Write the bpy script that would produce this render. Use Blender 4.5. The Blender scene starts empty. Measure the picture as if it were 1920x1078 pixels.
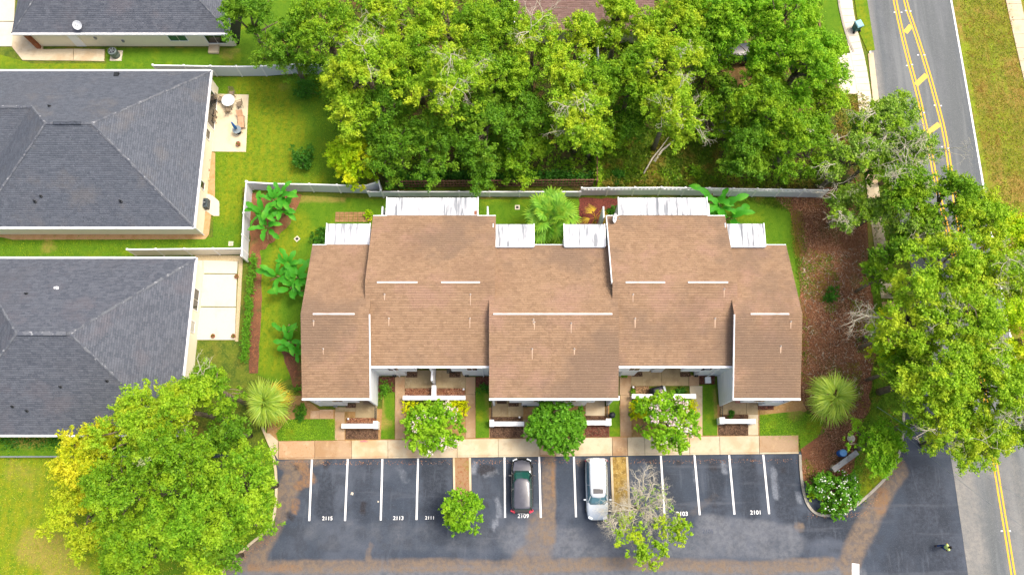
import bpy, bmesh, math, random
import numpy as np
from mathutils import Vector, Matrix
from mathutils.geometry import delaunay_2d_cdt

R = math.radians
scene = bpy.context.scene
COL = scene.collection

# ------------------------------------------------------------------ camera, sky, sun, exposure
CAM_H, TILT, FOC = 70.0, R(15.0), 1493.0
cam_d = bpy.data.cameras.new('camera')
cam = bpy.data.objects.new('camera', cam_d)
COL.objects.link(cam)
cam.location = (0, 0, CAM_H)
cam.rotation_euler = (TILT, 0, 0)
cam_d.sensor_width = 36.0
cam_d.lens = FOC / 1920.0 * 36.0
cam_d.clip_start = 0.5
cam_d.clip_end = 3000
scene.camera = cam

SUN_EL, SUN_AZ = R(65), R(72)          # azimuth clockwise from north (+Y)
world = bpy.data.worlds.new('World')
scene.world = world
world.use_nodes = True
wn = world.node_tree.nodes
bg = wn['Background']
sky = wn.new('ShaderNodeTexSky')
sky.sky_type = 'NISHITA'
sky.sun_disc = False
sky.sun_elevation = SUN_EL
sky.sun_rotation = SUN_AZ
sky.air_density = 1.0
sky.dust_density = 7.0
sky.ozone_density = 0.6
world.node_tree.links.new(sky.outputs[0], bg.inputs['Color'])
bg.inputs['Strength'].default_value = 0.15

sun_d = bpy.data.lights.new('sun', 'SUN')
sun_d.energy = 1.5
sun_d.angle = R(16)
sun_d.color = (1.0, 0.95, 0.86)
sun = bpy.data.objects.new('sun', sun_d)
COL.objects.link(sun)
sun.rotation_euler = Vector((math.sin(SUN_AZ) * math.cos(SUN_EL), math.cos(SUN_AZ) * math.cos(SUN_EL), math.sin(SUN_EL))).to_track_quat('Z', 'Y').to_euler()
sun.location = (30, 30, 60)

vs = scene.view_settings
vs.view_transform = 'Standard'
vs.look = 'None'
vs.gamma = 1
vs.use_curve_mapping = False
vs.exposure = 0.85

rng = np.random.default_rng(7)
random.seed(7)

# ------------------------------------------------------------------ surveying: photo pixel -> place on the plane of height z
CT, ST = math.cos(TILT), math.sin(TILT)
def depth(py, z=0.0):
    v = (py - 539.0) / FOC
    return (CAM_H - z) / (CT + v * ST)
def P(px, py, z=0.0):
    u = (px - 960.0) / FOC
    v = (py - 539.0) / FOC
    s = (CAM_H - z) / (CT + v * ST)
    return Vector((s * u, s * (ST - v * CT), z))
def on_plane(px, py, p0, n):
    u = (px - 960.0) / FOC
    v = (py - 539.0) / FOC
    d = Vector((u, ST - v * CT, -(CT + v * ST)))
    o = Vector((0, 0, CAM_H))
    t = (p0 - o).dot(n) / d.dot(n)
    return o + d * t

# ------------------------------------------------------------------ object helpers
def tag(o, label=None, cat=None, group=None, kind=None):
    if label: o['label'] = label
    if cat: o['category'] = cat
    if group: o['group'] = group
    if kind: o['kind'] = kind
    return o
def empty(name, loc=(0, 0, 0), rz=0.0, label=None, cat=None, group=None):
    o = bpy.data.objects.new(name, None)
    o.empty_display_size = 0.3
    COL.objects.link(o)
    o.location = loc
    o.rotation_euler = (0, 0, rz)
    return tag(o, label, cat, group)
def link_mesh(name, me, mat=None, parent=None, loc=None):
    o = bpy.data.objects.new(name, me)
    COL.objects.link(o)
    if mat is not None and len(me.materials) == 0:
        for m in (mat if isinstance(mat, (list, tuple)) else [mat]):
            me.materials.append(m)
    if parent is not None: o.parent = parent
    if loc is not None: o.location = loc
    return o
def copy_tree(o, parent=None):
    c = o.copy()
    COL.objects.link(c)
    c.parent = parent
    for ch in list(o.children):
        copy_tree(ch, c)
    return c

class MB:
    """collects geometry and links it as one mesh"""
    def __init__(self):
        self.v = []; self.f = []; self.m = []; self.uv = {}
    def add(self, vs_, fs, mi=0):
        b = len(self.v)
        self.v += [tuple(p) for p in vs_]
        for f in fs:
            self.f.append([b + i for i in f]); self.m.append(mi)
        return self
    def box(self, x0, x1, y0, y1, z0, z1, mi=0):
        x0, x1 = min(x0, x1), max(x0, x1); y0, y1 = min(y0, y1), max(y0, y1)
        return self.add([(x0,y0,z0),(x1,y0,z0),(x1,y1,z0),(x0,y1,z0),(x0,y0,z1),(x1,y0,z1),(x1,y1,z1),(x0,y1,z1)],
                        [(0,3,2,1),(4,5,6,7),(0,1,5,4),(1,2,6,5),(2,3,7,6),(3,0,4,7)], mi)
    def obox(self, c, ax, ay, az, hx, hy, hz, mi=0):
        c = Vector(c); ax = Vector(ax).normalized() * hx; ay = Vector(ay).normalized() * hy; az = Vector(az).normalized() * hz
        vv = [c-ax-ay-az, c+ax-ay-az, c+ax+ay-az, c-ax+ay-az, c-ax-ay+az, c+ax-ay+az, c+ax+ay+az, c-ax+ay+az]
        return self.add(vv, [(0,3,2,1),(4,5,6,7),(0,1,5,4),(1,2,6,5),(2,3,7,6),(3,0,4,7)], mi)
    def beam(self, a, b, w, h, mi=0, up=(0, 0, 1)):
        a = Vector(a); b = Vector(b); d = b - a
        if d.length < 1e-5: return self
        ax = d.normalized(); up = Vector(up)
        if abs(ax.dot(up)) > 0.98: up = Vector((0, 1, 0))
        ay = up.cross(ax).normalized(); az = ax.cross(ay)
        return self.obox((a + b) / 2, ax, ay, az, d.length / 2, w / 2, h / 2, mi)
    def prism(self, pts, z0, z1, mi=0):
        pts = [(p[0], p[1]) for p in pts]
        area = sum(pts[i][0]*pts[(i+1)%len(pts)][1]-pts[(i+1)%len(pts)][0]*pts[i][1] for i in range(len(pts)))
        if area < 0: pts = pts[::-1]
        n = len(pts)
        vv = [(x, y, z0) for x, y in pts] + [(x, y, z1) for x, y in pts]
        ff = [tuple(range(n-1, -1, -1)), tuple(range(n, 2*n))] + [(i, (i+1) % n, n+(i+1) % n, n+i) for i in range(n)]
        return self.add(vv, ff, mi)
    def tube(self, path, radii, n=6, mi=0, cap=True):
        path = [Vector(p) for p in path]
        if not hasattr(radii, '__len__'): radii = [radii] * len(path)
        b = len(self.v); rings = []
        prev = None
        for i, p in enumerate(path):
            d = (path[min(i+1, len(path)-1)] - path[max(i-1, 0)])
            if d.length < 1e-6: d = Vector((0, 0, 1))
            d.normalize()
            ref = prev if prev is not None else (Vector((1, 0, 0)) if abs(d.x) < 0.9 else Vector((0, 1, 0)))
            a = ref - d * ref.dot(d)
            if a.length < 1e-4: a = Vector((0, 1, 0)) - d * d.y
            a.normalize(); prev = a
            c = d.cross(a)
            for k in range(n):
                t = 2*math.pi*k/n
                self.v.append(tuple(p + (a*math.cos(t) + c*math.sin(t)) * radii[i]))
        for i in range(len(path)-1):
            for k in range(n):
                self.f.append([b+i*n+k, b+i*n+(k+1) % n, b+(i+1)*n+(k+1) % n, b+(i+1)*n+k]); self.m.append(mi)
        if cap:
            self.f.append([b+k for k in range(n-1, -1, -1)]); self.m.append(mi)
            e = b+(len(path)-1)*n
            self.f.append([e+k for k in range(n)]); self.m.append(mi)
        return self
    def lathe(self, prof, c=(0, 0, 0), n=16, mi=0):
        b = len(self.v)
        for r, z in prof:
            for k in range(n):
                t = 2*math.pi*k/n
                self.v.append((c[0]+r*math.cos(t), c[1]+r*math.sin(t), c[2]+z))
        for i in range(len(prof)-1):
            for k in range(n):
                self.f.append([b+i*n+k, b+i*n+(k+1) % n, b+(i+1)*n+(k+1) % n, b+(i+1)*n+k]); self.m.append(mi)
        self.f.append([b+k for k in range(n-1, -1, -1)]); self.m.append(mi)
        e = b+(len(prof)-1)*n
        self.f.append([e+k for k in range(n)]); self.m.append(mi)
        return self
    def mesh(self, name='mesh', smooth=False):
        me = bpy.data.meshes.new(name)
        me.from_pydata(self.v, [], self.f)
        me.polygons.foreach_set('material_index', self.m)
        if smooth: me.polygons.foreach_set('use_smooth', [True]*len(self.f))
        me.update()
        return me
    def build(self, name, mat, parent=None, smooth=False, loc=None, bevel=0):
        me = self.mesh(name, smooth)
        o = link_mesh(name, me, mat, parent, loc)
        if bevel:
            bv = o.modifiers.new('bevel', 'BEVEL'); bv.width = bevel; bv.segments = 2; bv.limit_method = 'ANGLE'
        return o

# ------------------------------------------------------------------ materials
KS = 1/1.45
def hx(h, k=KS):
    h = h.lstrip('#')
    out = []
    for i in (0, 2, 4):
        c = int(h[i:i+2], 16)/255
        out.append((c/12.92 if c <= 0.04045 else ((c+0.055)/1.055)**2.4)*k)
    return (out[0], out[1], out[2], 1.0)
MATS = {}
def mat(name, base, layers=(), rough=0.8, metal=0.0, bump=None, coords='Object', spec=0.3, k=KS, coat=0.0, objvar=0.0):
    """layers: ('n',scale,hex,lo,hi,strength) noise | ('s',scalexyz,hex,lo,hi,strength) stretched noise |
       ('v',scale,hex,lo,hi,strength) voronoi cells | ('a',attr,hex,noise_scale,strength) painted mask | ('w',scale,hex,strength) bands"""
    m = bpy.data.materials.new(name); m.use_nodes = True
    nt = m.node_tree; N = nt.nodes; L = nt.links
    bs = N['Principled BSDF']
    tc = N.new('ShaderNodeTexCoord')
    co = tc.outputs[coords]
    cur = N.new('ShaderNodeRGB'); cur.outputs[0].default_value = hx(base, k); cur = cur.outputs[0]
    def mix(fac, a, b, blend='MIX'):
        x = N.new('ShaderNodeMix'); x.data_type = 'RGBA'; x.blend_type = blend
        if hasattr(fac, 'type') or not isinstance(fac, (int, float)): L.new(fac, x.inputs[0])
        else: x.inputs[0].default_value = fac
        L.new(a, x.inputs[6])
        if isinstance(b, tuple): x.inputs[7].default_value = b
        else: L.new(b, x.inputs[7])
        return x.outputs[2]
    def rng_(src, lo, hi, st):
        r = N.new('ShaderNodeMapRange'); r.interpolation_type = 'SMOOTHSTEP'
        L.new(src, r.inputs[0]); r.inputs[1].default_value = lo; r.inputs[2].default_value = hi
        r.inputs[3].default_value = 0; r.inputs[4].default_value = st
        return r.outputs[0]
    def noise(scale, detail=4, vec=None, rgh=0.6):
        n = N.new('ShaderNodeTexNoise'); n.inputs['Scale'].default_value = scale; n.inputs['Detail'].default_value = detail
        n.inputs['Roughness'].default_value = rgh
        L.new(vec or co, n.inputs['Vector']); return n.outputs['Fac']
    for i, ly in enumerate(layers):
        t = ly[0]
        if t == 'n':
            mp = N.new('ShaderNodeMapping'); mp.inputs['Location'].default_value = (i*7.3, i*3.1, i*1.7); L.new(co, mp.inputs[0])
            f = rng_(noise(ly[1], 5, mp.outputs[0]), ly[3], ly[4], ly[5]); cur = mix(f, cur, hx(ly[2], k))
        elif t == 's':
            mp = N.new('ShaderNodeMapping'); mp.inputs['Scale'].default_value = ly[1]; L.new(co, mp.inputs[0])
            f = rng_(noise(1.0, 4, mp.outputs[0]), ly[3], ly[4], ly[5]); cur = mix(f, cur, hx(ly[2], k))
        elif t == 'v':
            v = N.new('ShaderNodeTexVoronoi'); v.inputs['Scale'].default_value = ly[1]; L.new(co, v.inputs['Vector'])
            f = rng_(v.outputs['Distance'], ly[3], ly[4], ly[5]); cur = mix(f, cur, hx(ly[2], k))
        elif t == 'w':
            w = N.new('ShaderNodeTexWave'); w.inputs['Scale'].default_value = ly[1]; w.inputs['Distortion'].default_value = 3; w.inputs['Detail'].default_value = 2
            w.inputs['Detail Scale'].default_value = 0.6
            L.new(co, w.inputs['Vector']); f = rng_(w.outputs['Fac'], 0.2, 0.8, ly[3]); cur = mix(f, cur, hx(ly[2], k))
        elif t == 'a':
            a = N.new('ShaderNodeAttribute'); a.attribute_name = ly[1]
            n_ = noise(ly[3], 6)
            ad = N.new('ShaderNodeMath'); ad.operation = 'MULTIPLY_ADD'; L.new(n_, ad.inputs[0]); ad.inputs[1].default_value = 1.1; L.new(a.outputs['Fac'], ad.inputs[2])
            f0 = rng_(ad.outputs[0], 0.72, 1.5, ly[4])
            n3 = rng_(noise(ly[3]*5, 5), .38, .6, 1.0)
            m3 = N.new('ShaderNodeMath'); m3.operation = 'MULTIPLY_ADD'; L.new(n3, m3.inputs[0]); m3.inputs[1].default_value = .45; m3.inputs[2].default_value = .58
            m4 = N.new('ShaderNodeMath'); m4.operation = 'MULTIPLY'; L.new(f0, m4.inputs[0]); L.new(m3.outputs[0], m4.inputs[1]); f0 = m4.outputs[0]
            gt = N.new('ShaderNodeMath'); gt.operation = 'MULTIPLY'; gt.use_clamp = True
            g2 = rng_(a.outputs['Fac'], 0.02, 0.3, 1.0); L.new(f0, gt.inputs[0]); L.new(g2, gt.inputs[1])
            cur = mix(gt.outputs[0], cur, hx(ly[2], k))
    if objvar:
        oi = N.new('ShaderNodeObjectInfo')
        hs = N.new('ShaderNodeHueSaturation'); L.new(cur, hs.inputs['Color'])
        r = N.new('ShaderNodeMapRange'); L.new(oi.outputs['Random'], r.inputs[0]); r.inputs[3].default_value = 1-objvar; r.inputs[4].default_value = 1+objvar
        L.new(r.outputs[0], hs.inputs['Value']); cur = hs.outputs[0]
    L.new(cur, bs.inputs['Base Color'])
    bs.inputs['Roughness'].default_value = rough
    bs.inputs['Metallic'].default_value = metal
    bs.inputs['Specular IOR Level'].default_value = spec
    bs.inputs['Coat Weight'].default_value = coat
    if bump:
        b = N.new('ShaderNodeBump'); b.inputs['Strength'].default_value = bump[1]; b.inputs['Distance'].default_value = bump[2] if len(bump) > 2 else 0.05
        L.new(noise(bump[0], 4), b.inputs['Height']); L.new(b.outputs[0], bs.inputs['Normal'])
    MATS[name] = m
    return m

def shingle_mat(name, c1, c2, stain, row=0.19, wid=0.42, layers=(), k=KS, gap='#000000'):
    m = bpy.data.materials.new(name); m.use_nodes = True
    nt = m.node_tree; N = nt.nodes; L = nt.links; bs = N['Principled BSDF']
    uv = N.new('ShaderNodeUVMap'); uv.uv_map = 'UVMap'
    br = N.new('ShaderNodeTexBrick'); L.new(uv.outputs[0], br.inputs['Vector'])
    br.inputs['Color1'].default_value = hx(c1, k); br.inputs['Color2'].default_value = hx(c2, k)
    br.inputs['Mortar'].default_value = tuple(x*0.66 for x in hx(c2, k)[:3])+(1,)
    br.inputs['Scale'].default_value = 1; br.inputs['Mortar Size'].default_value = 0.0; br.inputs['Mortar Smooth'].default_value = 0.4
    br.inputs['Bias'].default_value = 0.0; br.inputs['Brick Width'].default_value = wid; br.inputs['Row Height'].default_value = row
    br.offset = 0.37; br.offset_frequency = 3; br.squash = 1.0
    tc = N.new('ShaderNodeTexCoord'); co = tc.outputs['Object']
    cur = br.outputs['Color']
    ls = [(5.0, c1, .48, .62, .55), (14, c2, .5, .62, .5), (.16, stain, .45, .72, .5)] + list(layers)
    for i, (sc, c, lo, hi, st) in enumerate(ls):
        mp = N.new('ShaderNodeMapping'); mp.inputs['Location'].default_value = (i*5.1, i*2.2, i); L.new(co, mp.inputs[0])
        n = N.new('ShaderNodeTexNoise'); n.inputs['Scale'].default_value = sc; n.inputs['Detail'].default_value = 5; n.inputs['Roughness'].default_value = .65
        L.new(mp.outputs[0], n.inputs['Vector'])
        r = N.new('ShaderNodeMapRange'); r.interpolation_type = 'SMOOTHSTEP'; L.new(n.outputs['Fac'], r.inputs[0])
        r.inputs[1].default_value = lo; r.inputs[2].default_value = hi; r.inputs[3].default_value = 0; r.inputs[4].default_value = st
        x = N.new('ShaderNodeMix'); x.data_type = 'RGBA'; L.new(r.outputs[0], x.inputs[0]); L.new(cur, x.inputs[6]); x.inputs[7].default_value = hx(c, k)
        cur = x.outputs[2]
    # keep the course lines over the mottling
    b2 = N.new('ShaderNodeTexBrick'); L.new(uv.outputs[0], b2.inputs['Vector'])
    b2.inputs['Scale'].default_value = 1; b2.inputs['Mortar Size'].default_value = 0.03; b2.inputs['Mortar Smooth'].default_value = 0.6; b2.inputs['Brick Width'].default_value = 300; b2.inputs['Row Height'].default_value = row
    inv = N.new('ShaderNodeMapRange'); L.new(b2.outputs['Fac'], inv.inputs[0]); inv.inputs[3].default_value = 1.0; inv.inputs[4].default_value = 0.8
    mu = N.new('ShaderNodeMix'); mu.data_type = 'RGBA'; mu.blend_type = 'MULTIPLY'; mu.inputs[0].default_value = 1
    L.new(cur, mu.inputs[6]); L.new(inv.outputs[0], mu.inputs[7])
    L.new(mu.outputs[2], bs.inputs['Base Color'])
    bs.inputs['Roughness'].default_value = 0.9; bs.inputs['Specular IOR Level'].default_value = 0.25
    b = N.new('ShaderNodeBump'); b.inputs['Strength'].default_value = 0.7; b.inputs['Distance'].default_value = 0.03; b.invert = True
    L.new(b2.outputs['Fac'], b.inputs['Height']); L.new(b.outputs[0], bs.inputs['Normal'])
    return m

def leaf_mat(name, cols, noise_scale=0.55, trans=0.42, k=1.0, coords='Object'):
    """cols: list of hex, picked per leaf; last one comes in soft patches"""
    m = bpy.data.materials.new(name); m.use_nodes = True
    nt = m.node_tree; N = nt.nodes; L = nt.links; bs = N['Principled BSDF']
    ge = N.new('ShaderNodeNewGeometry'); k = k*1.22
    rp = N.new('ShaderNodeValToRGB'); el = rp.color_ramp.elements
    cs = cols[:-1]
    el[0].position = 0; el[0].color = hx(cs[0], k); el[1].position = 1; el[1].color = hx(cs[-1], k)
    for i, c in enumerate(cs[1:-1]):
        e = el.new((i+1)/(len(cs)-1)); e.color = hx(c, k)
    L.new(ge.outputs['Random Per Island'], rp.inputs[0])
    tc = N.new('ShaderNodeTexCoord')
    n = N.new('ShaderNodeTexNoise'); n.inputs['Scale'].default_value = noise_scale; n.inputs['Detail'].default_value = 3
    L.new(tc.outputs[coords], n.inputs['Vector'])
    r = N.new('ShaderNodeMapRange'); r.interpolation_type = 'SMOOTHSTEP'; L.new(n.outputs['Fac'], r.inputs[0]); r.inputs[1].default_value = .46; r.inputs[2].default_value = .64
    r.inputs[3].default_value = 0; r.inputs[4].default_value = .75
    x = N.new('ShaderNodeMix'); x.data_type = 'RGBA'; L.new(r.outputs[0], x.inputs[0]); L.new(rp.outputs[0], x.inputs[6]); x.inputs[7].default_value = hx(cols[-1], k)
    L.new(x.outputs[2], bs.inputs['Base Color'])
    bs.inputs['Roughness'].default_value = 0.55; bs.inputs['Specular IOR Level'].default_value = 0.25
    tr = N.new('ShaderNodeBsdfTranslucent'); L.new(x.outputs[2], tr.inputs[0])
    ms = N.new('ShaderNodeMixShader'); ms.inputs[0].default_value = trans
    L.new(bs.outputs[0], ms.inputs[1]); L.new(tr.outputs[0], ms.inputs[2])
    L.new(ms.outputs[0], N['Material Output'].inputs['Surface'])
    return m

white_trim = mat('white_trim', '#ffffff', [('n', 2.5, '#e6e6e4', .5, .75, .6)], rough=.5, k=.8)
white_wall = mat('white_siding', '#f4f6f8', [('s', (.3, .3, 7), '#dfe4ea', .45, .6, .6), ('n', .8, '#e2e0da', .5, .8, .5)], rough=.6, k=.8)
cream_wall = mat('cream_stucco', '#f4ead0', [('n', 1.5, '#e6dabc', .5, .75, .5)], rough=.85, k=.86, bump=(30, .15, .01))
vinyl = mat('grey_white_vinyl', '#e4e8ee', [('n', .7, '#c6ccd4', .5, .8, .6), ('n', 5, '#b4b8bd', .6, .8, .35)], rough=.45, k=.8)
vinyl_cream = mat('cream_vinyl', '#f6f0e2', [('n', .9, '#e2dccb', .5, .8, .5)], rough=.45, k=.8)
metal_roof = mat('streaked_white_metal', '#f5f7fa', [('s', (3.2, .35, .3), '#7d848c', .48, .66, .8), ('n', 1.6, '#aab0b6', .55, .75, .5)], rough=.6, k=.6)
glass_dark = mat('dark_glass', '#1c232b', rough=.08, spec=.8, k=.7)
green_glass = mat('green_glass', '#3b6a55', rough=.1, spec=.8, k=.7)
black_screen = mat('black_screen', '#15171a', rough=.7, k=.8)
black_plastic = mat('black_plastic', '#16181c', [('n', 6, '#33373d', .55, .7, .7)], rough=.5, k=.8)
grey_metal = mat('grey_metal', '#8d9499', [('n', 5, '#6d7378', .5, .7, .6)], rough=.4, metal=.3, k=.8)
dark_hole = mat('dark_metal', '#24282c', rough=.6, k=.8)
bark = mat('bark', '#8d8069', [('n', 3, '#5a4d3c', .45, .6, .8), ('n', .8, '#9a9682', .5, .7, .6)], rough=.9)
bark_pale = mat('pale_bark', '#ddd4bd', [('n', 4, '#b0a58e', .5, .7, .6)], rough=.9)
wood_brown = mat('weathered_wood', '#8e6a50', [('n', 5, '#5c4231', .45, .7, .7), ('n', 1, '#a8927c', .5, .8, .5)], rough=.85)

concrete = mat('concrete', '#e0d0b0', [('n', .5, '#cdb28c', .45, .65, .7), ('n', 2.2, '#b9a68b', .52, .75, .55), ('n', .23, '#cfa06c', .55, .7, .6), ('n', 22, '#aa9a80', .5, .7, .35)], rough=.9, bump=(40, .2, .01), objvar=.05)
concrete_new = mat('pale_concrete', '#fbefd8', [('n', .6, '#ead8b8', .5, .75, .6), ('n', 14, '#dcc9a8', .5, .7, .35)], rough=.9, objvar=.03, k=.6)
concrete_tan = mat('tan_stained_concrete', '#c2a482', [('n', .5, '#ae8860', .42, .62, .75), ('n', 1.9, '#d9b98c', .55, .7, .55), ('n', 18, '#8e6a42', .52, .72, .4)], rough=.9, objvar=.05)
concrete_patio = mat('olive_patio_concrete', '#b5a27c', [('n', .9, '#978262', .42, .65, .7), ('n', 3, '#c9b794', .52, .7, .5), ('n', 20, '#86745a', .52, .7, .4)], rough=.9, objvar=.05)
concrete_orange = mat('rusty_concrete', '#cca680', [('n', 1.2, '#dcc09c', .48, .66, .8), ('n', 6, '#b07a48', .52, .7, .6)], rough=.9)
kerb_m = mat('kerb_concrete', '#b9b1a2', [('n', 2, '#938b7b', .45, .7, .7), ('n', 12, '#cfc8b8', .5, .7, .5)], rough=.9)

grass_base = mat('rough_grass', '#6b7d1f', [('n', .25, '#8c7c34', .48, .65, .8), ('n', 1.3, '#47641a', .45, .62, .8), ('n', 9, '#9a9a3c', .5, .68, .6), ('n', 26, '#3a5212', .5, .66, .6)], rough=.95, bump=(14, .6, .08))
lawn = mat('lawn_grass', '#648f12', [('a', 'yellow', '#a0a414', .5, .95), ('w', .33, '#709a14', .35), ('n', .55, '#98ab16', .5, .7, .6), ('n', 2.5, '#4f8206', .48, .66, .6), ('a', 'bare', '#b8a052', .9, .85), ('n', 11, '#86ac1c', .5, .68, .5), ('n', 30, '#3d6a06', .5, .66, .55)], rough=.95, bump=(16, .6, .08), k=.62)
verge = mat('dry_verge_grass', '#8a8f1c', [('n', .22, '#a48440', .46, .58, .85), ('s', (.5, .09, 1), '#8fae14', .5, .66, .8), ('n', 1.4, '#6e7c18', .46, .64, .7), ('n', 6, '#b79c5c', .52, .68, .7), ('n', 18, '#586618', .5, .64, .6)], rough=.95, bump=(12, .7, .08))
woods_floor_m = mat('leaf_litter', '#5d5a2a', [('n', .35, '#8a6b43', .47, .6, .85), ('n', 1.1, '#4b6a1c', .45, .6, .85), ('n', .2, '#a3683a', .58, .68, .6), ('n', 7, '#34401a', .48, .64, .7)], rough=.95, bump=(8, .8, .1))
mulch = mat('brown_leaf_mulch', '#a4704c', [('n', .35, '#80543c', .45, .62, .7), ('n', .5, '#76783a', .52, .62, .7), ('n', .14, '#6a4636', .48, .6, .6), ('n', 4, '#b0704a', .5, .66, .6), ('n', 16, '#4d2f22', .48, .62, .7), ('n', 24, '#d19b78', .6, .7, .7)], rough=.95, bump=(14, .8, .06))
red_mulch = mat('red_mulch', '#7c4034', [('n', 7, '#4a241e', .45, .6, .8), ('n', 15, '#b4685a', .54, .66, .8)], rough=.95, bump=(16, .9, .05))
brown_mulch = mat('dark_pebble_mulch', '#6f5442', [('n', 9, '#3b2b22', .45, .58, .9), ('n', 15, '#b79876', .54, .64, .8)], rough=.95, bump=(18, .9, .05))
orange_gravel = mat('orange_gravel', '#d0a878', [('n', 1.5, '#bc905c', .45, .65, .7), ('n', 16, '#e3b98a', .5, .66, .7), ('n', 9, '#8d6a42', .56, .7, .6)], rough=.95, bump=(20, .6, .03))
gravel = mat('beige_gravel', '#d8c49a', [('n', 12, '#a8946e', .48, .62, .8), ('n', 20, '#f0e2bf', .54, .66, .7)], rough=.95, bump=(20, .6, .03))
sand_dirt = mat('sandy_dirt', '#b48c58', [('n', .9, '#8b7240', .45, .65, .8), ('n', 6, '#cba878', .5, .68, .7)], rough=.95)
pavers_m = mat('clay_paver', '#b58a5e', [('n', 4, '#9a714a', .45, .65, .7)], rough=.9, objvar=.12)

asphalt_lot = mat('parking_asphalt', '#475261', [('n', .16, '#646c7a', .42, .62, .75), ('n', .7, '#434a55', .46, .66, .65),
    ('a', 'dark', '#343c48', .7, .85), ('a', 'light', '#8b8e94', .5, .75), ('a', 'sand', '#93806c', .45, 1.0), ('a', 'orange', '#a98158', .7, .9), ('a', 'oil', '#332e30', 1.6, .9), ('a', 'chalk', '#a6adb8', 1.6, .75),
    ('s', (2.2, .3, 1), '#757c88', .55, .72, .35), ('n', 18, '#868b94', .54, .7, .4), ('n', 24, '#2c323d', .5, .68, .45), ('s', (.09, 1.1, 1), '#7c808a', .56, .7, .3)], rough=.82, bump=(40, .3, .012), k=.56)
asphalt_road = mat('road_asphalt', '#7d8183', [('a', 'wheel', '#666a6e', .4, .6), ('s', (.55, .04, 1), '#6c7172', .4, .62, .8), ('s', (1.3, .06, 1), '#8d9191', .5, .68, .7), ('a', 'light', '#aaa59c', .6, .85), ('a', 'dark', '#5f6770', .6, .75), ('n', 16, '#9a9c9a', .52, .66, .5), ('n', 24, '#565a5c', .5, .66, .5)], rough=.88, bump=(40, .3, .012), k=.66)
paint_white = mat('white_road_paint', '#fbfbf8', [('n', 5, '#c4c8cc', .58, .75, .6)], rough=.7, k=.8)
paint_yellow = mat('yellow_road_paint', '#f2b424', [('n', 4, '#d8a040', .5, .72, .7), ('n', 10, '#b3925a', .62, .75, .5)], rough=.7, k=.85)
paint_pale_yellow = mat('pale_yellow_paint', '#edc257', [('n', 4, '#cfa64a', .5, .75, .6)], rough=.7, k=.8)

tan_shingle = shingle_mat('tan_shingles', '#b09072', '#9c7e62', '#8d705a', row=.21, wid=.4, layers=[(.33, '#b48e7c', .5, .7, .55), (2.2, '#876a54', .54, .7, .45), (.12, '#86705e', .46, .62, .7), (8.5, '#6a5242', .57, .68, .6), (12, '#d6ba9a', .58, .7, .6)], k=.7)
slate_shingle = shingle_mat('slate_shingles', '#767c87', '#616873', '#6e7179', row=.19, wid=.4, layers=[(.3, '#83807f', .52, .7, .5), (12, '#a6adb5', .56, .68, .55), (9, '#3f4653', .58, .68, .6)], k=.58)
slate_shingle_b = shingle_mat('charcoal_shingles', '#727781', '#595f6a', '#62646b', row=.19, wid=.4, layers=[(.3, '#767278', .52, .7, .5), (13, '#9a9da2', .57, .68, .5), (9, '#363a40', .58, .68, .6)], k=.66)
brown_shingle = shingle_mat('brown_shingles', '#9c7f78', '#84685f', '#7b6a64', k=.7)
cap_mat = mat('ridge_cap_shingle', '#7c8087', [('n', 2, '#5e6470', .46, .58, .8), ('n', 3, '#c0c3c7', .58, .66, .8)], rough=.9, k=.6)
vent_dark = mat('ridge_vent_dark', '#4a505a', [('n', 5, '#2c3138', .48, .62, .8), ('n', 3, '#9aa0a6', .6, .7, .5)], rough=.7, k=.75)

leaf_bright = leaf_mat('leaves_bright', ['#80ac1a', '#98bf24', '#aacc34', '#6a961a', '#c2d030'], k=.86)
leaf_lime = leaf_mat('leaves_lime', ['#a8cc14', '#bcd81c', '#86b80e', '#cde226', '#e6e422'], k=.85)
leaf_mid = leaf_mat('leaves_mid', ['#5f9018', '#76a41e', '#8cb624', '#4e7e18', '#a2c026'], k=.85)
leaf_dark = leaf_mat('leaves_dark', ['#50801a', '#62941e', '#74a424', '#446e18', '#88ac28'], k=.85)
leaf_yellow = leaf_mat('leaves_yellow', ['#b4c01e', '#c8cc22', '#98b41c', '#d0cc2c', '#d8d030'], k=.9)
leaf_grey = leaf_mat('leaves_greyish', ['#74a026', '#8cb430', '#a4bc5c', '#649024', '#a4c628'], k=.85)
leaf_moss = leaf_mat('grey_moss', ['#b8b69a', '#cfcab0', '#9a9a80', '#c0c29c', '#aeb878'], k=.8)
leaf_fresh = leaf_mat('leaves_fresh_green', ['#68a018', '#80b820', '#98c82a', '#548814', '#a6cc2c'], k=.85)
leaf_deep = leaf_mat('leaves_deep_green', ['#5a9a1e', '#72b028', '#467e1a', '#88c034', '#6aa420'], k=.8)
leaf_shrub = leaf_mat('shrub_leaves', ['#38701c', '#4a8826', '#5c9c2c', '#2c5a16', '#4c8420'], k=.78)
leaf_hedge_y = leaf_mat('golden_hedge_leaves', ['#d2d80a', '#e6e60c', '#b8cc08', '#eef014', '#f0ea14'], k=.9)
leaf_weed = leaf_mat('weed_leaves', ['#5a8018', '#7ca01e', '#4a6c16', '#96a82c', '#a8903c'], k=.75)
leaf_litter = leaf_mat('fallen_leaves', ['#94684a', '#b0805c', '#744c36', '#c49c7c', '#8a6244'], k=.8, trans=0)
petal = leaf_mat('pale_pink_petals', ['#f4e2e2', '#eccad0', '#f6eae0', '#e8bcc6', '#f2e4e2'], k=.8)
petal_w = leaf_mat('white_petals', ['#fdfdf2', '#f2f6dc', '#ffffff', '#f6f4e0', '#ffffff'], k=.9)
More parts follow.
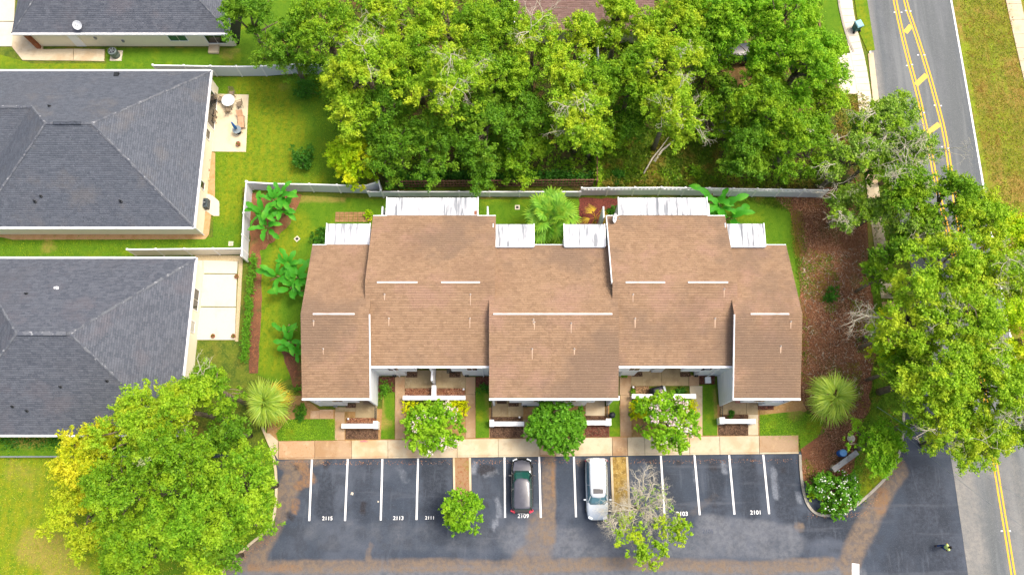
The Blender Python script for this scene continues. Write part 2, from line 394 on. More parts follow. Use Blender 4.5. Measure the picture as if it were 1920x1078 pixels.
palm_m = leaf_mat('palm_leaflets', ['#8aac34', '#acc84c', '#6c942a', '#c4d870', '#a8bc40'], k=.85, noise_scale=.8)
palm_yel = leaf_mat('old_palm_leaflets', ['#d8b834', '#e0c848', '#c8a028', '#e8d860', '#c8c040'], k=.8)
palm_green = leaf_mat('fan_palm_leaflets', ['#6ca82c', '#88c23c', '#4f8c20', '#9cd04c', '#a8c83c'], k=.78)
banana_m = leaf_mat('banana_leaf', ['#4fae2a', '#6cc83c', '#3c9420', '#84d850', '#78c030'], k=.8)
banana_dry = leaf_mat('dry_banana_leaf', ['#b89c74', '#d0b690', '#947850', '#c8b090', '#a88c60'], k=.8)

# ------------------------------------------------------------------ sheets of ground
def dist_poly(xy, pts):
    pts = np.array([(p[0], p[1]) for p in pts]); d = np.full(len(xy), 1e9)
    if len(pts) == 1: return np.hypot(xy[:, 0]-pts[0, 0], xy[:, 1]-pts[0, 1])
    for a, b in zip(pts[:-1], pts[1:]):
        ab = b-a; t = np.clip(((xy-a) @ ab)/max(ab @ ab, 1e-9), 0, 1)
        q = a+t[:, None]*ab; d = np.minimum(d, np.hypot(xy[:, 0]-q[:, 0], xy[:, 1]-q[:, 1]))
    return d
def inside(xy, poly):
    poly = np.array([(p[0], p[1]) for p in poly]); x, y = xy[:, 0], xy[:, 1]; r = np.zeros(len(xy), bool); j = len(poly)-1
    for i in range(len(poly)):
        xi, yi = poly[i]; xj, yj = poly[j]
        c = ((yi > y) != (yj > y)) & (x < (xj-xi)*(y-yi)/(yj-yi+1e-12)+xi); r ^= c; j = i
    return r
def pix(pts, z=0.0):
    return [P(a, b, z) for a, b in pts]
def sheet(name, pts, z, m, skirt=0.0, res=None, paint=None, parent=None, kind='structure', jitter=0.0):
    """flat patch of ground bounded by pts (world xy); paint = {attr: [(pixel polyline, width m, strength), ...]}"""
    P2 = [Vector((p[0], p[1])) for p in pts]
    if jitter or res:
        step = res or 0.6; Q = []
        for i, a in enumerate(P2):
            b = P2[(i+1) % len(P2)]; n = max(1, int((b-a).length/step))
            for k in range(n):
                q = a.lerp(b, k/n)
                if jitter and k: q = q+Vector((random.uniform(-jitter, jitter), random.uniform(-jitter, jitter)))
                Q.append(q)
        P2 = Q
    n = len(P2); inner = []
    if res:
        A = np.array([(p.x, p.y) for p in P2]); lo = A.min(0); hi = A.max(0)
        gx, gy = np.meshgrid(np.arange(lo[0]+res/2, hi[0], res), np.arange(lo[1]+res/2, hi[1], res))
        G = np.stack([gx.ravel(), gy.ravel()], 1); G = G[inside(G, A)]
        closed = list(P2)+[P2[0]]; G = G[dist_poly(G, closed) > res*.35]
        inner = [Vector(g) for g in G]
    vo, _, fo, _, _, _ = delaunay_2d_cdt(P2+inner, [], [list(range(n))], 1, 1e-5)
    vv = [(v.x, v.y, z) for v in vo]; ff = []
    for f in fo:
        a, b, c = [vo[i] for i in f[:3]]
        ff.append(list(f) if (b-a).cross(c-a) > 0 else list(f)[::-1])
    if skirt:
        b0 = len(vv)
        area = sum(P2[i].x*P2[(i+1) % n].y-P2[(i+1) % n].x*P2[i].y for i in range(n))
        for p in P2: vv += [(p.x, p.y, z), (p.x, p.y, z-skirt)]
        for i in range(n):
            j = (i+1) % n; q = [b0+2*i, b0+2*i+1, b0+2*j+1, b0+2*j]
            ff.append(q if area > 0 else q[::-1])
    me = bpy.data.meshes.new(name); me.from_pydata(vv, [], ff); me.update()
    if paint is not None:
        xy = np.array([(v[0], v[1]) for v in vv])
        for at, strokes in paint.items():
            val = np.zeros(len(xy))
            for pl, w, s in strokes:
                d = dist_poly(xy, pix(pl)); t = np.clip(1.25-d/w, 0, 1); val = np.maximum(val, s*np.minimum(1, t*1.6))
            a = me.attributes.new(at, 'FLOAT', 'POINT'); a.data.foreach_set('value', val.astype(np.float32))
    o = link_mesh(name, me, m, parent)
    if kind: o['kind'] = kind
    return o
def ribbon(mb, path, off0, off1, z0, z1, mi=0):
    """a band along a world path between two sideways offsets"""
    pts = [Vector((p[0], p[1])) for p in path]
    L = []; Rr = []
    for i, p in enumerate(pts):
        d = (pts[min(i+1, len(pts)-1)]-pts[max(i-1, 0)]).normalized(); nn = Vector((d.y, -d.x))
        L.append(p+nn*off0); Rr.append(p+nn*off1)
    for i in range(len(pts)-1):
        mb.prism([L[i], Rr[i], Rr[i+1], L[i+1]], z0, z1, mi)
def dense(path, step):
    path = [Vector((p[0], p[1])) for p in path]; out = []
    for a, b in zip(path[:-1], path[1:]):
        n = max(1, round((b-a).length/step))
        for k in range(n): out.append(a.lerp(b, k/n))
    out.append(path[-1]); return out
def smooth_path(pts, it=2):
    pts = [Vector((p[0], p[1])) for p in pts]
    for _ in range(it):
        q = [pts[0]]
        for a, b in zip(pts[:-1], pts[1:]): q += [a.lerp(b, .25), a.lerp(b, .75)]
        q.append(pts[-1]); pts = q
    return pts

# ------------------------------------------------------------------ leaves
def leaves_mesh(name, pos, nrm, size, aspect=.55, seed=0):
    r = np.random.default_rng(seed); n = len(pos)
    t = r.normal(size=(n, 3)); nrm = nrm/np.linalg.norm(nrm, axis=1, keepdims=True)
    t -= (t*nrm).sum(1, keepdims=True)*nrm; t /= np.linalg.norm(t, axis=1, keepdims=True)+1e-9
    b = np.cross(nrm, t); s = (size*(.6+.8*r.random(n)))[:, None]
    v = np.empty((n, 4, 3)); v[:, 0] = pos-t*s*.5; v[:, 1] = pos+b*s*.5*aspect; v[:, 2] = pos+t*s*.5-nrm*s*.12; v[:, 3] = pos-b*s*.5*aspect
    me = bpy.data.meshes.new(name)
    me.vertices.add(4*n); me.vertices.foreach_set('co', v.reshape(-1).astype(np.float32))
    me.loops.add(4*n); me.loops.foreach_set('vertex_index', np.arange(4*n, dtype=np.int32))
    me.polygons.add(n); me.polygons.foreach_set('loop_start', np.arange(0, 4*n, 4, dtype=np.int32))
    try: me.polygons.foreach_set('loop_total', np.full(n, 4, dtype=np.int32))
    except Exception: pass
    me.update(calc_edges=True); me.validate()
    return me
def rdir(r, n):
    d = r.normal(size=(n, 3)); return d/np.linalg.norm(d, axis=1, keepdims=True)
def clump_leaves(clumps, dens, r, sub=.3, hollow=.3):
    """clumps: (x,y,z,rad). Leaves gather in loose tufts and sprays spread over each clump"""
    PP = []; NN = []
    for (x, y, z, rad) in clumps:
        k = max(7, int(17*(rad/.85)**1.6))
        d = rdir(r, k*2); d = d[d[:, 2] > -.22][:k]; d[:, 2] *= .8
        sc = np.array([x, y, z])+d*rad*(.45+.7*r.random((len(d), 1)))
        sr = rad*sub*(.5+.9*r.random(len(d)))
        for c, q, dd in zip(sc, sr, d):
            n = max(5, int(dens*4*math.pi*q*q))
            e = rdir(r, n); rr = q*(hollow+(1.15-hollow)*r.random((n, 1)))
            p = e*rr; p[:, 2] *= .65
            p += dd*(p @ dd)[:, None]*.5
            PP.append(c+p); NN.append(e+.9*rdir(r, n)+np.array([0, 0, .5]))
    return np.concatenate(PP), np.concatenate(NN)
def crown_clumps(Rx, Rz, r, crad=1.1, cover=1.5, irregular=.22, squash=1.0, lean=(0, 0)):
    n = max(5, int(cover*(Rx/crad)**2)); out = []
    ph = r.random(4)*6.28
    for i in range(n):
        a = r.random()*6.283; q = math.sqrt(r.random())
        edge = 1+irregular*(math.sin(2*a+ph[0])*.6+math.sin(3*a+ph[1])*.5+math.sin(5*a+ph[2])*.4)
        cr = crad*(.65+.6*r.random())
        rad = q*(Rx*edge-cr*.6)
        dome = math.sqrt(max(0, 1-(q*.96)**2))
        z = Rz*(dome*(1.15)-.35)-abs(r.normal())*Rz*.3
        if r.random() < .2: z -= Rz*.5*r.random()
        out.append((rad*math.cos(a)+lean[0]*q, rad*math.sin(a)*squash+lean[1]*q, z, cr))
    return out
def limb(mb, a, b, r0, r1, r, n=5, sag=.1, segs=4):
    a = Vector(a); b = Vector(b); L = (b-a).length; pts = []
    for i in range(segs+1):
        t = i/segs; p = a.lerp(b, t)
        if 0 < i < segs: p += Vector(r.normal(size=3))*L*sag*.45
        p.z += math.sin(t*math.pi)*L*.06
        pts.append(p)
    mb.tube(pts, [r0+(r1-r0)*(i/segs) for i in range(segs+1)], n)
    return pts
def twig_tree(mb, p, d, L, rad, r, depth_=4, spread=.8):
    p = Vector(p); d = Vector(d).normalized(); q = p+d*L*.5+Vector(r.normal(size=3))*L*.08; e = q+(d+Vector(r.normal(size=3))*.25).normalized()*L*.5
    mb.tube([p, q, e], [rad, rad*.8, rad*.6], 4 if depth_ > 1 else 3, cap=False)
    if depth_ <= 0: return
    for k in range(2 if r.random() < .35 else 3):
        nd = (d+Vector(r.normal(size=3))*spread); nd.z = nd.z*.7
        twig_tree(mb, e if k else q, nd, L*(.62+.2*r.random()), rad*.58, r, depth_-1, spread)

TREE_N = [0]
def tree(px, py, rpx, top, rz, leafm, label, name='oak_tree', cat='tree', group=None, crad=.85, dens=48, size=.19, cover=2.2, squash=1.0, irregular=.22, bare=0, barkm=None, trunk_r=None, moss=0, extra=None, limbs=9, sub=.3):
    TREE_N[0] += 1; r = np.random.default_rng(100+TREE_N[0])
    cz = top-rz; c = P(px, py, cz); Rx = rpx*depth(py, cz)/FOC
    root = empty(name, (c.x, c.y, 0), 0, label, cat, group)
    cl = crown_clumps(Rx, rz, r, crad, cover, irregular, squash)
    cl = [(x, y, z+cz, q) for x, y, z, q in cl]
    pos, nr = clump_leaves(cl, dens, r, sub)
    me = leaves_mesh('crown', pos, nr, size, seed=TREE_N[0])
    o = link_mesh('crown', me, leafm, root)
    mb = MB(); tr = trunk_r or max(.1, Rx*.075)
    fork = Vector((r.normal()*.2, r.normal()*.2, max(.6, cz-rz*.55)))
    mb.tube([(0, 0, -.05), (fork.x*.4, fork.y*.4, fork.z*.5), fork], [tr*1.3, tr, tr*.85], 8)
    idx = r.permutation(len(cl))[:limbs]
    for i in idx:
        x, y, z, q = cl[i]
        pts = limb(mb, fork, (x, y, z), tr*.5, .05, r)
        for _ in range(2):
            x2, y2, z2, q2 = cl[int(r.integers(len(cl)))]
            if (Vector((x2, y2, z2))-pts[2]).length < Rx*.9: limb(mb, pts[2], (x2, y2, z2), tr*.22, .03, r, 4, .1, 3)
    mb.build('trunk', barkm or bark, root, smooth=True)
    if bare:
        bb = MB()
        for _ in range(bare):
            x, y, z, q = cl[int(r.integers(len(cl)))]
            d = Vector((x, y, rz*.5)); d.normalize()
            twig_tree(bb, (x*.75, y*.75, z+q*.2), d+Vector((0, 0, .5)), 1.0+.4*r.random(), .05, r, 4, .8)
        bb.build('bare_branches', bark_pale, root)['kind'] = 'stuff'
    if moss:
        cm = [(x, y, z+q*.75, q*.55) for x, y, z, q in cl if r.random() < moss]
        if cm:
            pos, nr = clump_leaves(cm, 30, r, .3)
            link_mesh('hanging_moss', leaves_mesh('hanging_moss', pos, nr, .2, .3, seed=5), leaf_moss, root)['kind'] = 'stuff'
    if extra:
        em, amount, es = extra
        ce = [cl[i] for i in r.permutation(len(cl))[:max(2, int(len(cl)*amount))]]
        pos, nr = clump_leaves([(x, y, z+.12, q*1.02) for x, y, z, q in ce], 16, r, .34, .8)
        link_mesh('blossoms', leaves_mesh('blossoms', pos, nr, es, .9, seed=6), em, root)
    return root
def shrub(px, py, rpx, h, leafm, label, name='shrub', cat='shrub', group=None, dens=70, size=.16, squash=1.0, crad=.45, extra=None, cover=2.2):
    TREE_N[0] += 1; r = np.random.default_rng(500+TREE_N[0])
    c = P(px, py, h*.6); Rx = rpx*depth(py, h*.6)/FOC
    root = empty(name, (c.x, c.y, 0), 0, label, cat, group)
    cl = crown_clumps(Rx, h*.55, r, min(crad, Rx*.5), cover, .12, squash); cl = [(x, y, z+h*.5, q) for x, y, z, q in cl]
    cl += [(x*.9, y*.9, h*.25, q) for x, y, z, q in cl[::2]]
    pos, nr = clump_leaves(cl, dens, r)
    pos[:, 2] = np.maximum(pos[:, 2], .05)
    link_mesh('foliage', leaves_mesh('foliage', pos, nr, size, seed=TREE_N[0]), leafm, root)
    mb = MB()
    for i in range(5):
        x, y, z, q = cl[int(r.integers(len(cl)))]; limb(mb, (r.normal()*.05, r.normal()*.05, 0), (x, y, z), .04, .015, r, 4, .1, 3)
    mb.build('stems', bark, root)
    if extra:
        em, n, es = extra
        k = r.permutation(len(cl))[:n]
        pp = np.array([[cl[i][0], cl[i][1], cl[i][2]+cl[i][3]*.85] for i in k]); pp = np.repeat(pp, 4, 0)+r.normal(size=(len(pp)*4, 3))*.12
        nn = np.tile(np.array([[0, 0, 1.]]), (len(pp), 1))+.5*r.normal(size=(len(pp), 3))
        link_mesh('blossoms', leaves_mesh('blossoms', pp, nn, es, .9, seed=6), em, root)
    return root
def scatter(name, polys, n, size, h, leafm, label=None, seed=1, aspect=.55, z0=.05, tuft=1, holes=()):
    """countless small leaves or chips lying over patches of ground (kind stuff)"""
    r = np.random.default_rng(seed); PP = []
    areas = []
    for poly in polys:
        A = np.array([(p[0], p[1]) for p in poly]); x, y = A[:, 0], A[:, 1]; areas.append(abs(np.dot(x, np.roll(y, 1))-np.dot(y, np.roll(x, 1)))/2)
    for poly, ar in zip(polys, areas):
        A = np.array([(p[0], p[1]) for p in poly]); lo = A.min(0); hi = A.max(0); m = int(n*ar/sum(areas)*((hi-lo).prod()/ar)/tuft)+1
        G = lo+(hi-lo)*r.random((m, 2)); G = G[inside(G, A)]
        for hpoly in holes: G = G[~inside(G, hpoly)]
        PP.append(G)
    G = np.concatenate(PP)
    if tuft > 1:
        G = np.repeat(G, tuft, 0)+r.normal(size=(len(G)*tuft, 2))*.14
    zz = z0+h*r.random(len(G))**1.5
    if tuft > 1: zz = z0+h*np.repeat(r.random(len(G)//tuft)**2, tuft)*r.random(len(G))
    pos = np.column_stack([G, zz]); nn = np.tile(np.array([[0, 0, 1.]]), (len(pos), 1))+.6*r.normal(size=(len(pos), 3))
    o = link_mesh(name, leaves_mesh(name, pos, nn, size, aspect, seed), leafm)
    return tag(o, label, None, None, 'stuff')
# ================================================================== GROUND
def W(pts, z=0): return [P(a, b, z) for a, b in pts]
B = 260
sheet('ground', [Vector((-B, -B)), Vector((B, -B)), Vector((B, B*1.4)), Vector((-B, B*1.4))], 0.0, grass_base)
# far lawn sheets and wooded lot
sheet('wooded_lot_floor', W([(430, -260), (1560, -260), (1575, 100), (1570, 200), (1620, 350), (716, 350), (700, 330), (640, 300), (600, 200), (520, 80), (440, 60)]), 0.03, woods_floor_m, .02, res=1.5, jitter=.5)
lawn_west = W([(392, 146), (640, 142), (690, 350), (455, 352), (452, 478), (398, 478), (-60, 486), (-60, 440), (400, 446), (400, 420), (404, 290)])
sheet('side_lawn', lawn_west, 0.05, lawn, .04, res=.5, paint={
    'yellow': [([(480, 180), (520, 250), (500, 330)], 3.2, 1.0), ([(440, 300), (430, 400)], 1.6, .8), ([(540, 330), (600, 335)], 1, .6)],
    'shade': [([(640, 150), (640, 330)], 3.2, 1.0), ([(20, 462), (230, 456)], .7, .9), ([(600, 200), (590, 260)], 1.6, .9)],
    'bare': [([(90, 462)], .8, .8), ([(535, 165)], .8, .5)]})
sheet('north_lawn', W([(-60, 86), (60, 120), (200, 120), (200, 92), (480, 92), (560, 100), (640, 128), (-60, 134)]), 0.05, lawn, .04, res=.6, paint={'yellow': [([(-10, 110), (180, 125)], 1.2, .7)], 'shade': [([(440, 90), (600, 110)], 2.0, 1.0), ([(230, 100), (390, 100)], 1.2, .5)], 'bare': [([(430, 96)], 1.2, .7)]})
sheet('north_yard_strip', W([(430, -60), (580, -60), (560, 92), (440, 92)]), 0.045, lawn, .04, res=.6, paint={'shade': [([(500, -60), (510, 90)], 4, 1.0)], 'yellow': [], 'bare': [([(535, 85)], 1.6, 1.0)]})
sheet('back_garden_lawn', W([(470, 362), (700, 374), (1160, 374), (1480, 374), (1500, 520), (1500, 560), (1200, 560), (600, 560), (566, 700), (520, 720), (478, 700), (484, 500)]), 0.05, lawn, .04, res=.5, paint={
    'yellow': [([(560, 420), (530, 470), (500, 560), (510, 680)], 1.5, .75)],
    'shade': [([(720, 388), (1000, 388), (1160, 388)], 1.3, 1.0), ([(1360, 390), (1470, 400), (1490, 500)], 2.6, 1.0), ([(600, 375), (700, 385)], .7, .8)],
    'bare': [([(560, 372), (640, 372)], .5, .9), ([(1455, 470), (1500, 560)], 1.0, .45)]})
sheet('hedge_mulch_strip', W([(468, 455), (488, 455), (492, 560), (484, 700), (468, 700)]), 0.07, mulch, .05, res=.5, jitter=.06)
sheet('fence_mulch', W([(470, 362), (566, 366), (560, 385), (545, 420), (520, 445), (498, 468), (480, 470), (470, 455)]), 0.075, mulch, .06, res=.5, jitter=.12)
sheet('banana_mulch', W([(528, 660), (556, 640), (570, 700), (568, 745), (548, 720)]), 0.075, mulch, .06, res=.5, jitter=.12)
sheet('palm_garden_bed', W([(1085, 372), (1162, 372), (1162, 402), (1140, 460), (1058, 460), (1060, 430), (1085, 410)]), 0.075, red_mulch, .06, res=.5, jitter=.1)
EAST_BED = [(1385, 374), (1480, 362), (1560, 352), (1640, 400), (1640, 520), (1655, 640), (1640, 700), (1700, 800), (1672, 880), (1640, 915), (1600, 950), (1562, 965), (1525, 962), (1508, 938), (1500, 900), (1499, 815), (1520, 790), (1500, 740), (1505, 560), (1500, 470), (1480, 400)]
sheet('east_mulch_bed', W([(1450, 368), (1560, 352), (1625, 400), (1630, 520), (1645, 640), (1632, 700), (1630, 770), (1612, 800), (1600, 880), (1560, 930), (1520, 930), (1501, 880), (1500, 840), (1545, 790), (1500, 760), (1500, 600), (1498, 560), (1498, 470), (1482, 400)]), 0.08, mulch, .06, res=.6, jitter=.15)
sheet('east_grass_strip', W([(1600, 330), (1640, 400), (1655, 480), (1668, 560), (1672, 600), (1684, 680), (1692, 790), (1672, 880), (1640, 915), (1600, 950), (1562, 966), (1530, 958), (1560, 930), (1600, 880), (1612, 800), (1632, 770), (1640, 700), (1650, 640), (1630, 520), (1625, 400)]), 0.09, lawn, .06, res=.5, paint={'shade': [([(1640, 450), (1655, 560), (1665, 680), (1660, 760)], 2.2, 1.0)], 'yellow': [([(1660, 880), (1590, 950)], 1.2, 1.0)], 'bare': [([(1610, 380), (1630, 460)], 1.0, .9), ([(1640, 850)], 1.2, .8)]})
sheet('corner_lawn', W([(1424, 778), (1500, 770), (1550, 790), (1545, 810), (1500, 842), (1498, 817), (1424, 817)]), 0.105, lawn, .08, res=.4, paint={'yellow': [([(1520, 800), (1540, 790)], .8, .9)], 'shade': [], 'bare': [([(1490, 775)], .8, .8)]})
sheet('bare_soil_by_wall', W([(1424, 757), (1455, 757), (1500, 742), (1512, 770), (1490, 780), (1424, 778)]), 0.1, sand_dirt, .08, res=.4)
sheet('southwest_lawn', W([(-80, 858), (420, 858), (500, 830), (518, 870), (516, 985), (440, 1045), (400, 1085), (380, 1200), (-80, 1200)]), 0.1, lawn, .1, res=.8, paint={
    'yellow': [([(0, 900), (30, 1078)], 5, 1.0), ([(100, 1000), (160, 1060)], 3, .8)], 'shade': [([(430, 900), (440, 1000)], 3, 1.0)],
    'bare': [([(60, 1025), (110, 1035)], 1.6, .95), ([(20, 880), (60, 900)], 1.2, .5), ([(110, 1070), (140, 1078)], 1.6, .8), ([(60, 960)], .9, .4)]})
sheet('swale_grass', W([(-80, 818), (360, 818), (360, 857), (-80, 857)]), 0.05, lawn, .04, res=.6, paint={'shade': [([(-80, 838), (330, 838)], 2, 1.0)], 'bare': [([(30, 826), (80, 826)], .6, .9)], 'yellow': []})
sheet('front_yard_soil', W([(510, 742), (566, 742), (600, 768), (1424, 757), (1424, 818), (522, 828), (500, 815)]), 0.06, sand_dirt, .05)
# weedy clearings in the wooded lot
sheet('weedy_clearing', W([(1125, 262), (1180, 250), (1290, 238), (1345, 262), (1350, 348), (1125, 350)]), 0.06, mat('clearing_weeds', '#728b22', [('n', .5, '#9b8c3c', .5, .68, .7), ('n', 2.5, '#4f7a18', .46, .62, .8), ('n', .3, '#a06a3c', .58, .7, .7), ('n', 9, '#a8bc3c', .54, .68, .6)], rough=.95, bump=(10, .8, .1)), .03, res=.8, jitter=.3)
sheet('sandy_clearing', W([(1345, 110), (1400, 108), (1425, 120), (1422, 150), (1390, 172), (1368, 160), (1350, 130)]), 0.06, sand_dirt, .03, res=.6, jitter=.3)

# ================================================================== ROAD
right_c = smooth_path([P(*p) for p in [(1676, -120), (1695, 0), (1716, 60), (1740, 135), (1758, 200), (1772, 255), (1785, 345), (1800, 430), (1832, 640), (1862, 850), (1900, 1078), (1925, 1250)]], 2)
left_c = smooth_path([P(*p) for p in [(1655, -120), (1677, 0), (1697, 90), (1722, 180), (1742, 270), (1752, 330), (1775, 430), (1832, 640)]], 2)
left_e = [(1600, -120), (1618, 0), (1640, 190), (1672, 350), (1722, 560), (1768, 780), (1788, 890), (1815, 1078), (1840, 1250)]
right_e = [(1762, -120), (1785, 0), (1817, 180), (1850, 375), (1890, 600), (1940, 840), (1985, 1078), (2010, 1250)]
road_poly = W(left_e)+W(right_e)[::-1]
sheet('road', road_poly, 0.03, asphalt_road, .03, res=.6, paint={
    'wheel': [([(1650, 0), (1678, 150), (1712, 320), (1740, 450)], .45, .8), ([(1668, 0), (1700, 160), (1730, 310)], .35, .6), ([(1730, 0), (1775, 190), (1800, 370), (1850, 640)], .45, .7), ([(1762, 0), (1800, 190), (1830, 370)], .4, .6), ([(1820, 900), (1850, 1078)], .4, .7), ([(1845, 900), (1878, 1078)], .4, .6), ([(1895, 900), (1925, 1078)], .4, .7)],
    'light': [([(1622, 0), (1648, 190), (1680, 350)], .7, .8), ([(1795, 900), (1822, 1078)], 1.8, .7), ([(1880, 880), (1920, 1078)], 2.0, .5)],
    'dark': [([(1800, 0), (1835, 250), (1850, 375)], 1.2, .7), ([(1640, 0), (1665, 190)], .8, .5), ([(1860, 900), (1880, 1078)], .5, .7)]})
road_obj = bpy.data.objects['road']
def line_part(name, path, off, w, m, z=.036):
    mb = MB(); pts = [Vector((p[0], p[1])) for p in path]; vv = []; 
    for i, p in enumerate(pts):
        d = (pts[min(i+1, len(pts)-1)]-pts[max(i-1, 0)]).normalized(); nn = Vector((d.y, -d.x))
        a = p+nn*(off-w/2); b = p+nn*(off+w/2); vv += [(a.x, a.y, z), (b.x, b.y, z)]
    mb.add(vv, [(2*i, 2*i+1, 2*i+3, 2*i+2) for i in range(len(pts)-1)])
    return mb.build(name, m, road_obj)
for pth in (right_c, left_c):
    for off in (-.15, .15):
        line_part('yellow_centre_line', pth, off, .14, paint_yellow)
line_part('white_edge_line', smooth_path(W(right_e), 2), .1, .17, paint_white)
line_part('white_edge_line', smooth_path(W([(1600, -120), (1618, 0), (1640, 190)]), 1), -.12, .14, paint_white)
line_part('white_edge_line', smooth_path(W([(1641, 170), (1645, 185), (1649, 200)]), 1), -.1, .1, paint_white)
for a, b in (((1697, 62), (1708, 49)), ((1717, 160), (1737, 141)), ((1739, 250), (1761, 233))):
    line_part('yellow_hatch_bar', [P(*a), P(*b)], 0, .5, paint_pale_yellow, .0395)
mb = MB()
mk_pts = [(1677, 24), (1698, 21), (1707, 22), (1690, 24), (1721, 104), (1733, 104), (1700, 124), (1710, 122), (1752, 198), (1764, 199), (1720, 215), (1732, 212), (1766, 276), (1778, 279), (1741, 300), (1752, 301), (1878, 995), (1893, 995)]
for i, (a, b) in enumerate(mk_pts):
    q = P(a, b); m1 = MB().add([(q.x-.09, q.y-.06, .031), (q.x+.09, q.y-.06, .031), (q.x+.09, q.y+.06, .031), (q.x-.09, q.y+.06, .031), (q.x-.05, q.y-.03, .06), (q.x+.05, q.y-.03, .06), (q.x+.05, q.y+.03, .06), (q.x-.05, q.y+.03, .06)], [(4, 5, 6, 7), (0, 1, 5, 4), (1, 2, 6, 5), (2, 3, 7, 6), (3, 0, 4, 7)])
    m1.build('road_stud', paint_white, road_obj)
# verge and far footpath
verge_l = [(a+0, b) for a, b in right_e]
sheet('east_verge', W(right_e)+W([(2300, 1250), (2300, 400), (2060, 0), (2000, -120)]), 0.05, verge, .05, res=2)
def slab_path(path, wid, step, m, name, z0=.0, z1=.12, gap=.03, label=None, wid2=None):
    root = empty(name, (path[0].x, path[0].y, 0)); root['kind'] = 'structure'
    pts = dense(path, step)
    for i in range(len(pts)-1):
        a, b = pts[i], pts[i+1]
        da = (pts[min(i+1, len(pts)-1)]-pts[max(i-1, 0)]).normalized(); db = (pts[min(i+2, len(pts)-1)]-pts[i]).normalized()
        na = Vector((da.y, -da.x)); nb = Vector((db.y, -db.x)); d = (b-a).normalized()*gap/2
        t = i/max(1, len(pts)-2); w = wid if wid2 is None else wid+(wid2-wid)*t
        q = [a+d-na*w/2, a+d+na*w/2, b-d+nb*w/2, b-d-nb*w/2]
        o = Vector((path[0].x, path[0].y)); q = [v-o for v in q]
        dz = random.uniform(-.006, .006)
        MB().prism(q, z0, z1+dz).build('slab', m, root)
    return root
slab_path(smooth_path(W([(1864, -160), (1898, 0), (1922, 105), (1945, 200), (1990, 400), (2040, 620)]), 2), 1.5, 1.55, concrete, 'far_footpath')
slab_path(smooth_path(W([(1576, -120), (1584, 0), (1592, 50), (1606, 100), (1614, 140), (1621, 190), (1626, 240)]), 2), 1.3, 1.5, concrete_new, 'footpath')
slab_path(smooth_path(W([(1627, 250), (1630, 310), (1644, 420), (1655, 500), (1663, 560)]), 2), 1.12, 1.5, concrete, 'footpath')
slab_path([P(1664, 566), P(1670, 600), P(1676, 660), P(1681, 700), P(1686, 729)], 1.15, 1.25, concrete_orange, 'footpath', wid2=.5)
sheet('strip_of_grass_by_road', W([(1592, -60), (1616, -60), (1640, 95), (1626, 97), (1610, 60), (1602, 0)]), 0.07, lawn, .05, res=.5, paint={'yellow': [([(1605, 0), (1630, 90)], 1, .8)], 'shade': [], 'bare': []})
sheet('strip_of_grass_by_road', W([(1521, -60), (1568, -60), (1570, 0), (1583, 60), (1598, 98), (1572, 100), (1540, 80), (1530, 40)]), 0.07, lawn, .05, res=.5, paint={'yellow': [], 'shade': [([(1540, 0), (1560, 60)], 2, .6)], 'bare': [([(1525, 0), (1532, 60)], .4, .9)]})
mb = empty('driveway_apron'); mb['kind'] = 'structure'
for q in ([(1570, 104), (1601, 100), (1607, 132), (1568, 137)], [(1568, 138), (1607, 133), (1615, 178), (1574, 176)]):
    MB().prism(W(q), 0, .1).build('slab', concrete_new, mb)
MB().prism(W([(1627, 102), (1637, 100), (1650, 210), (1639, 215)]), 0, .085).build('gutter_strip', concrete, mb)
# low retaining edge of the yard by the footpath
kb = MB(); ribbon(kb, smooth_path(W([(1568, -60), (1570, 0), (1583, 60), (1599, 99)]), 1), -.1, .1, 0, .16); kb.build('yard_kerb', kerb_m)['kind'] = 'structure'

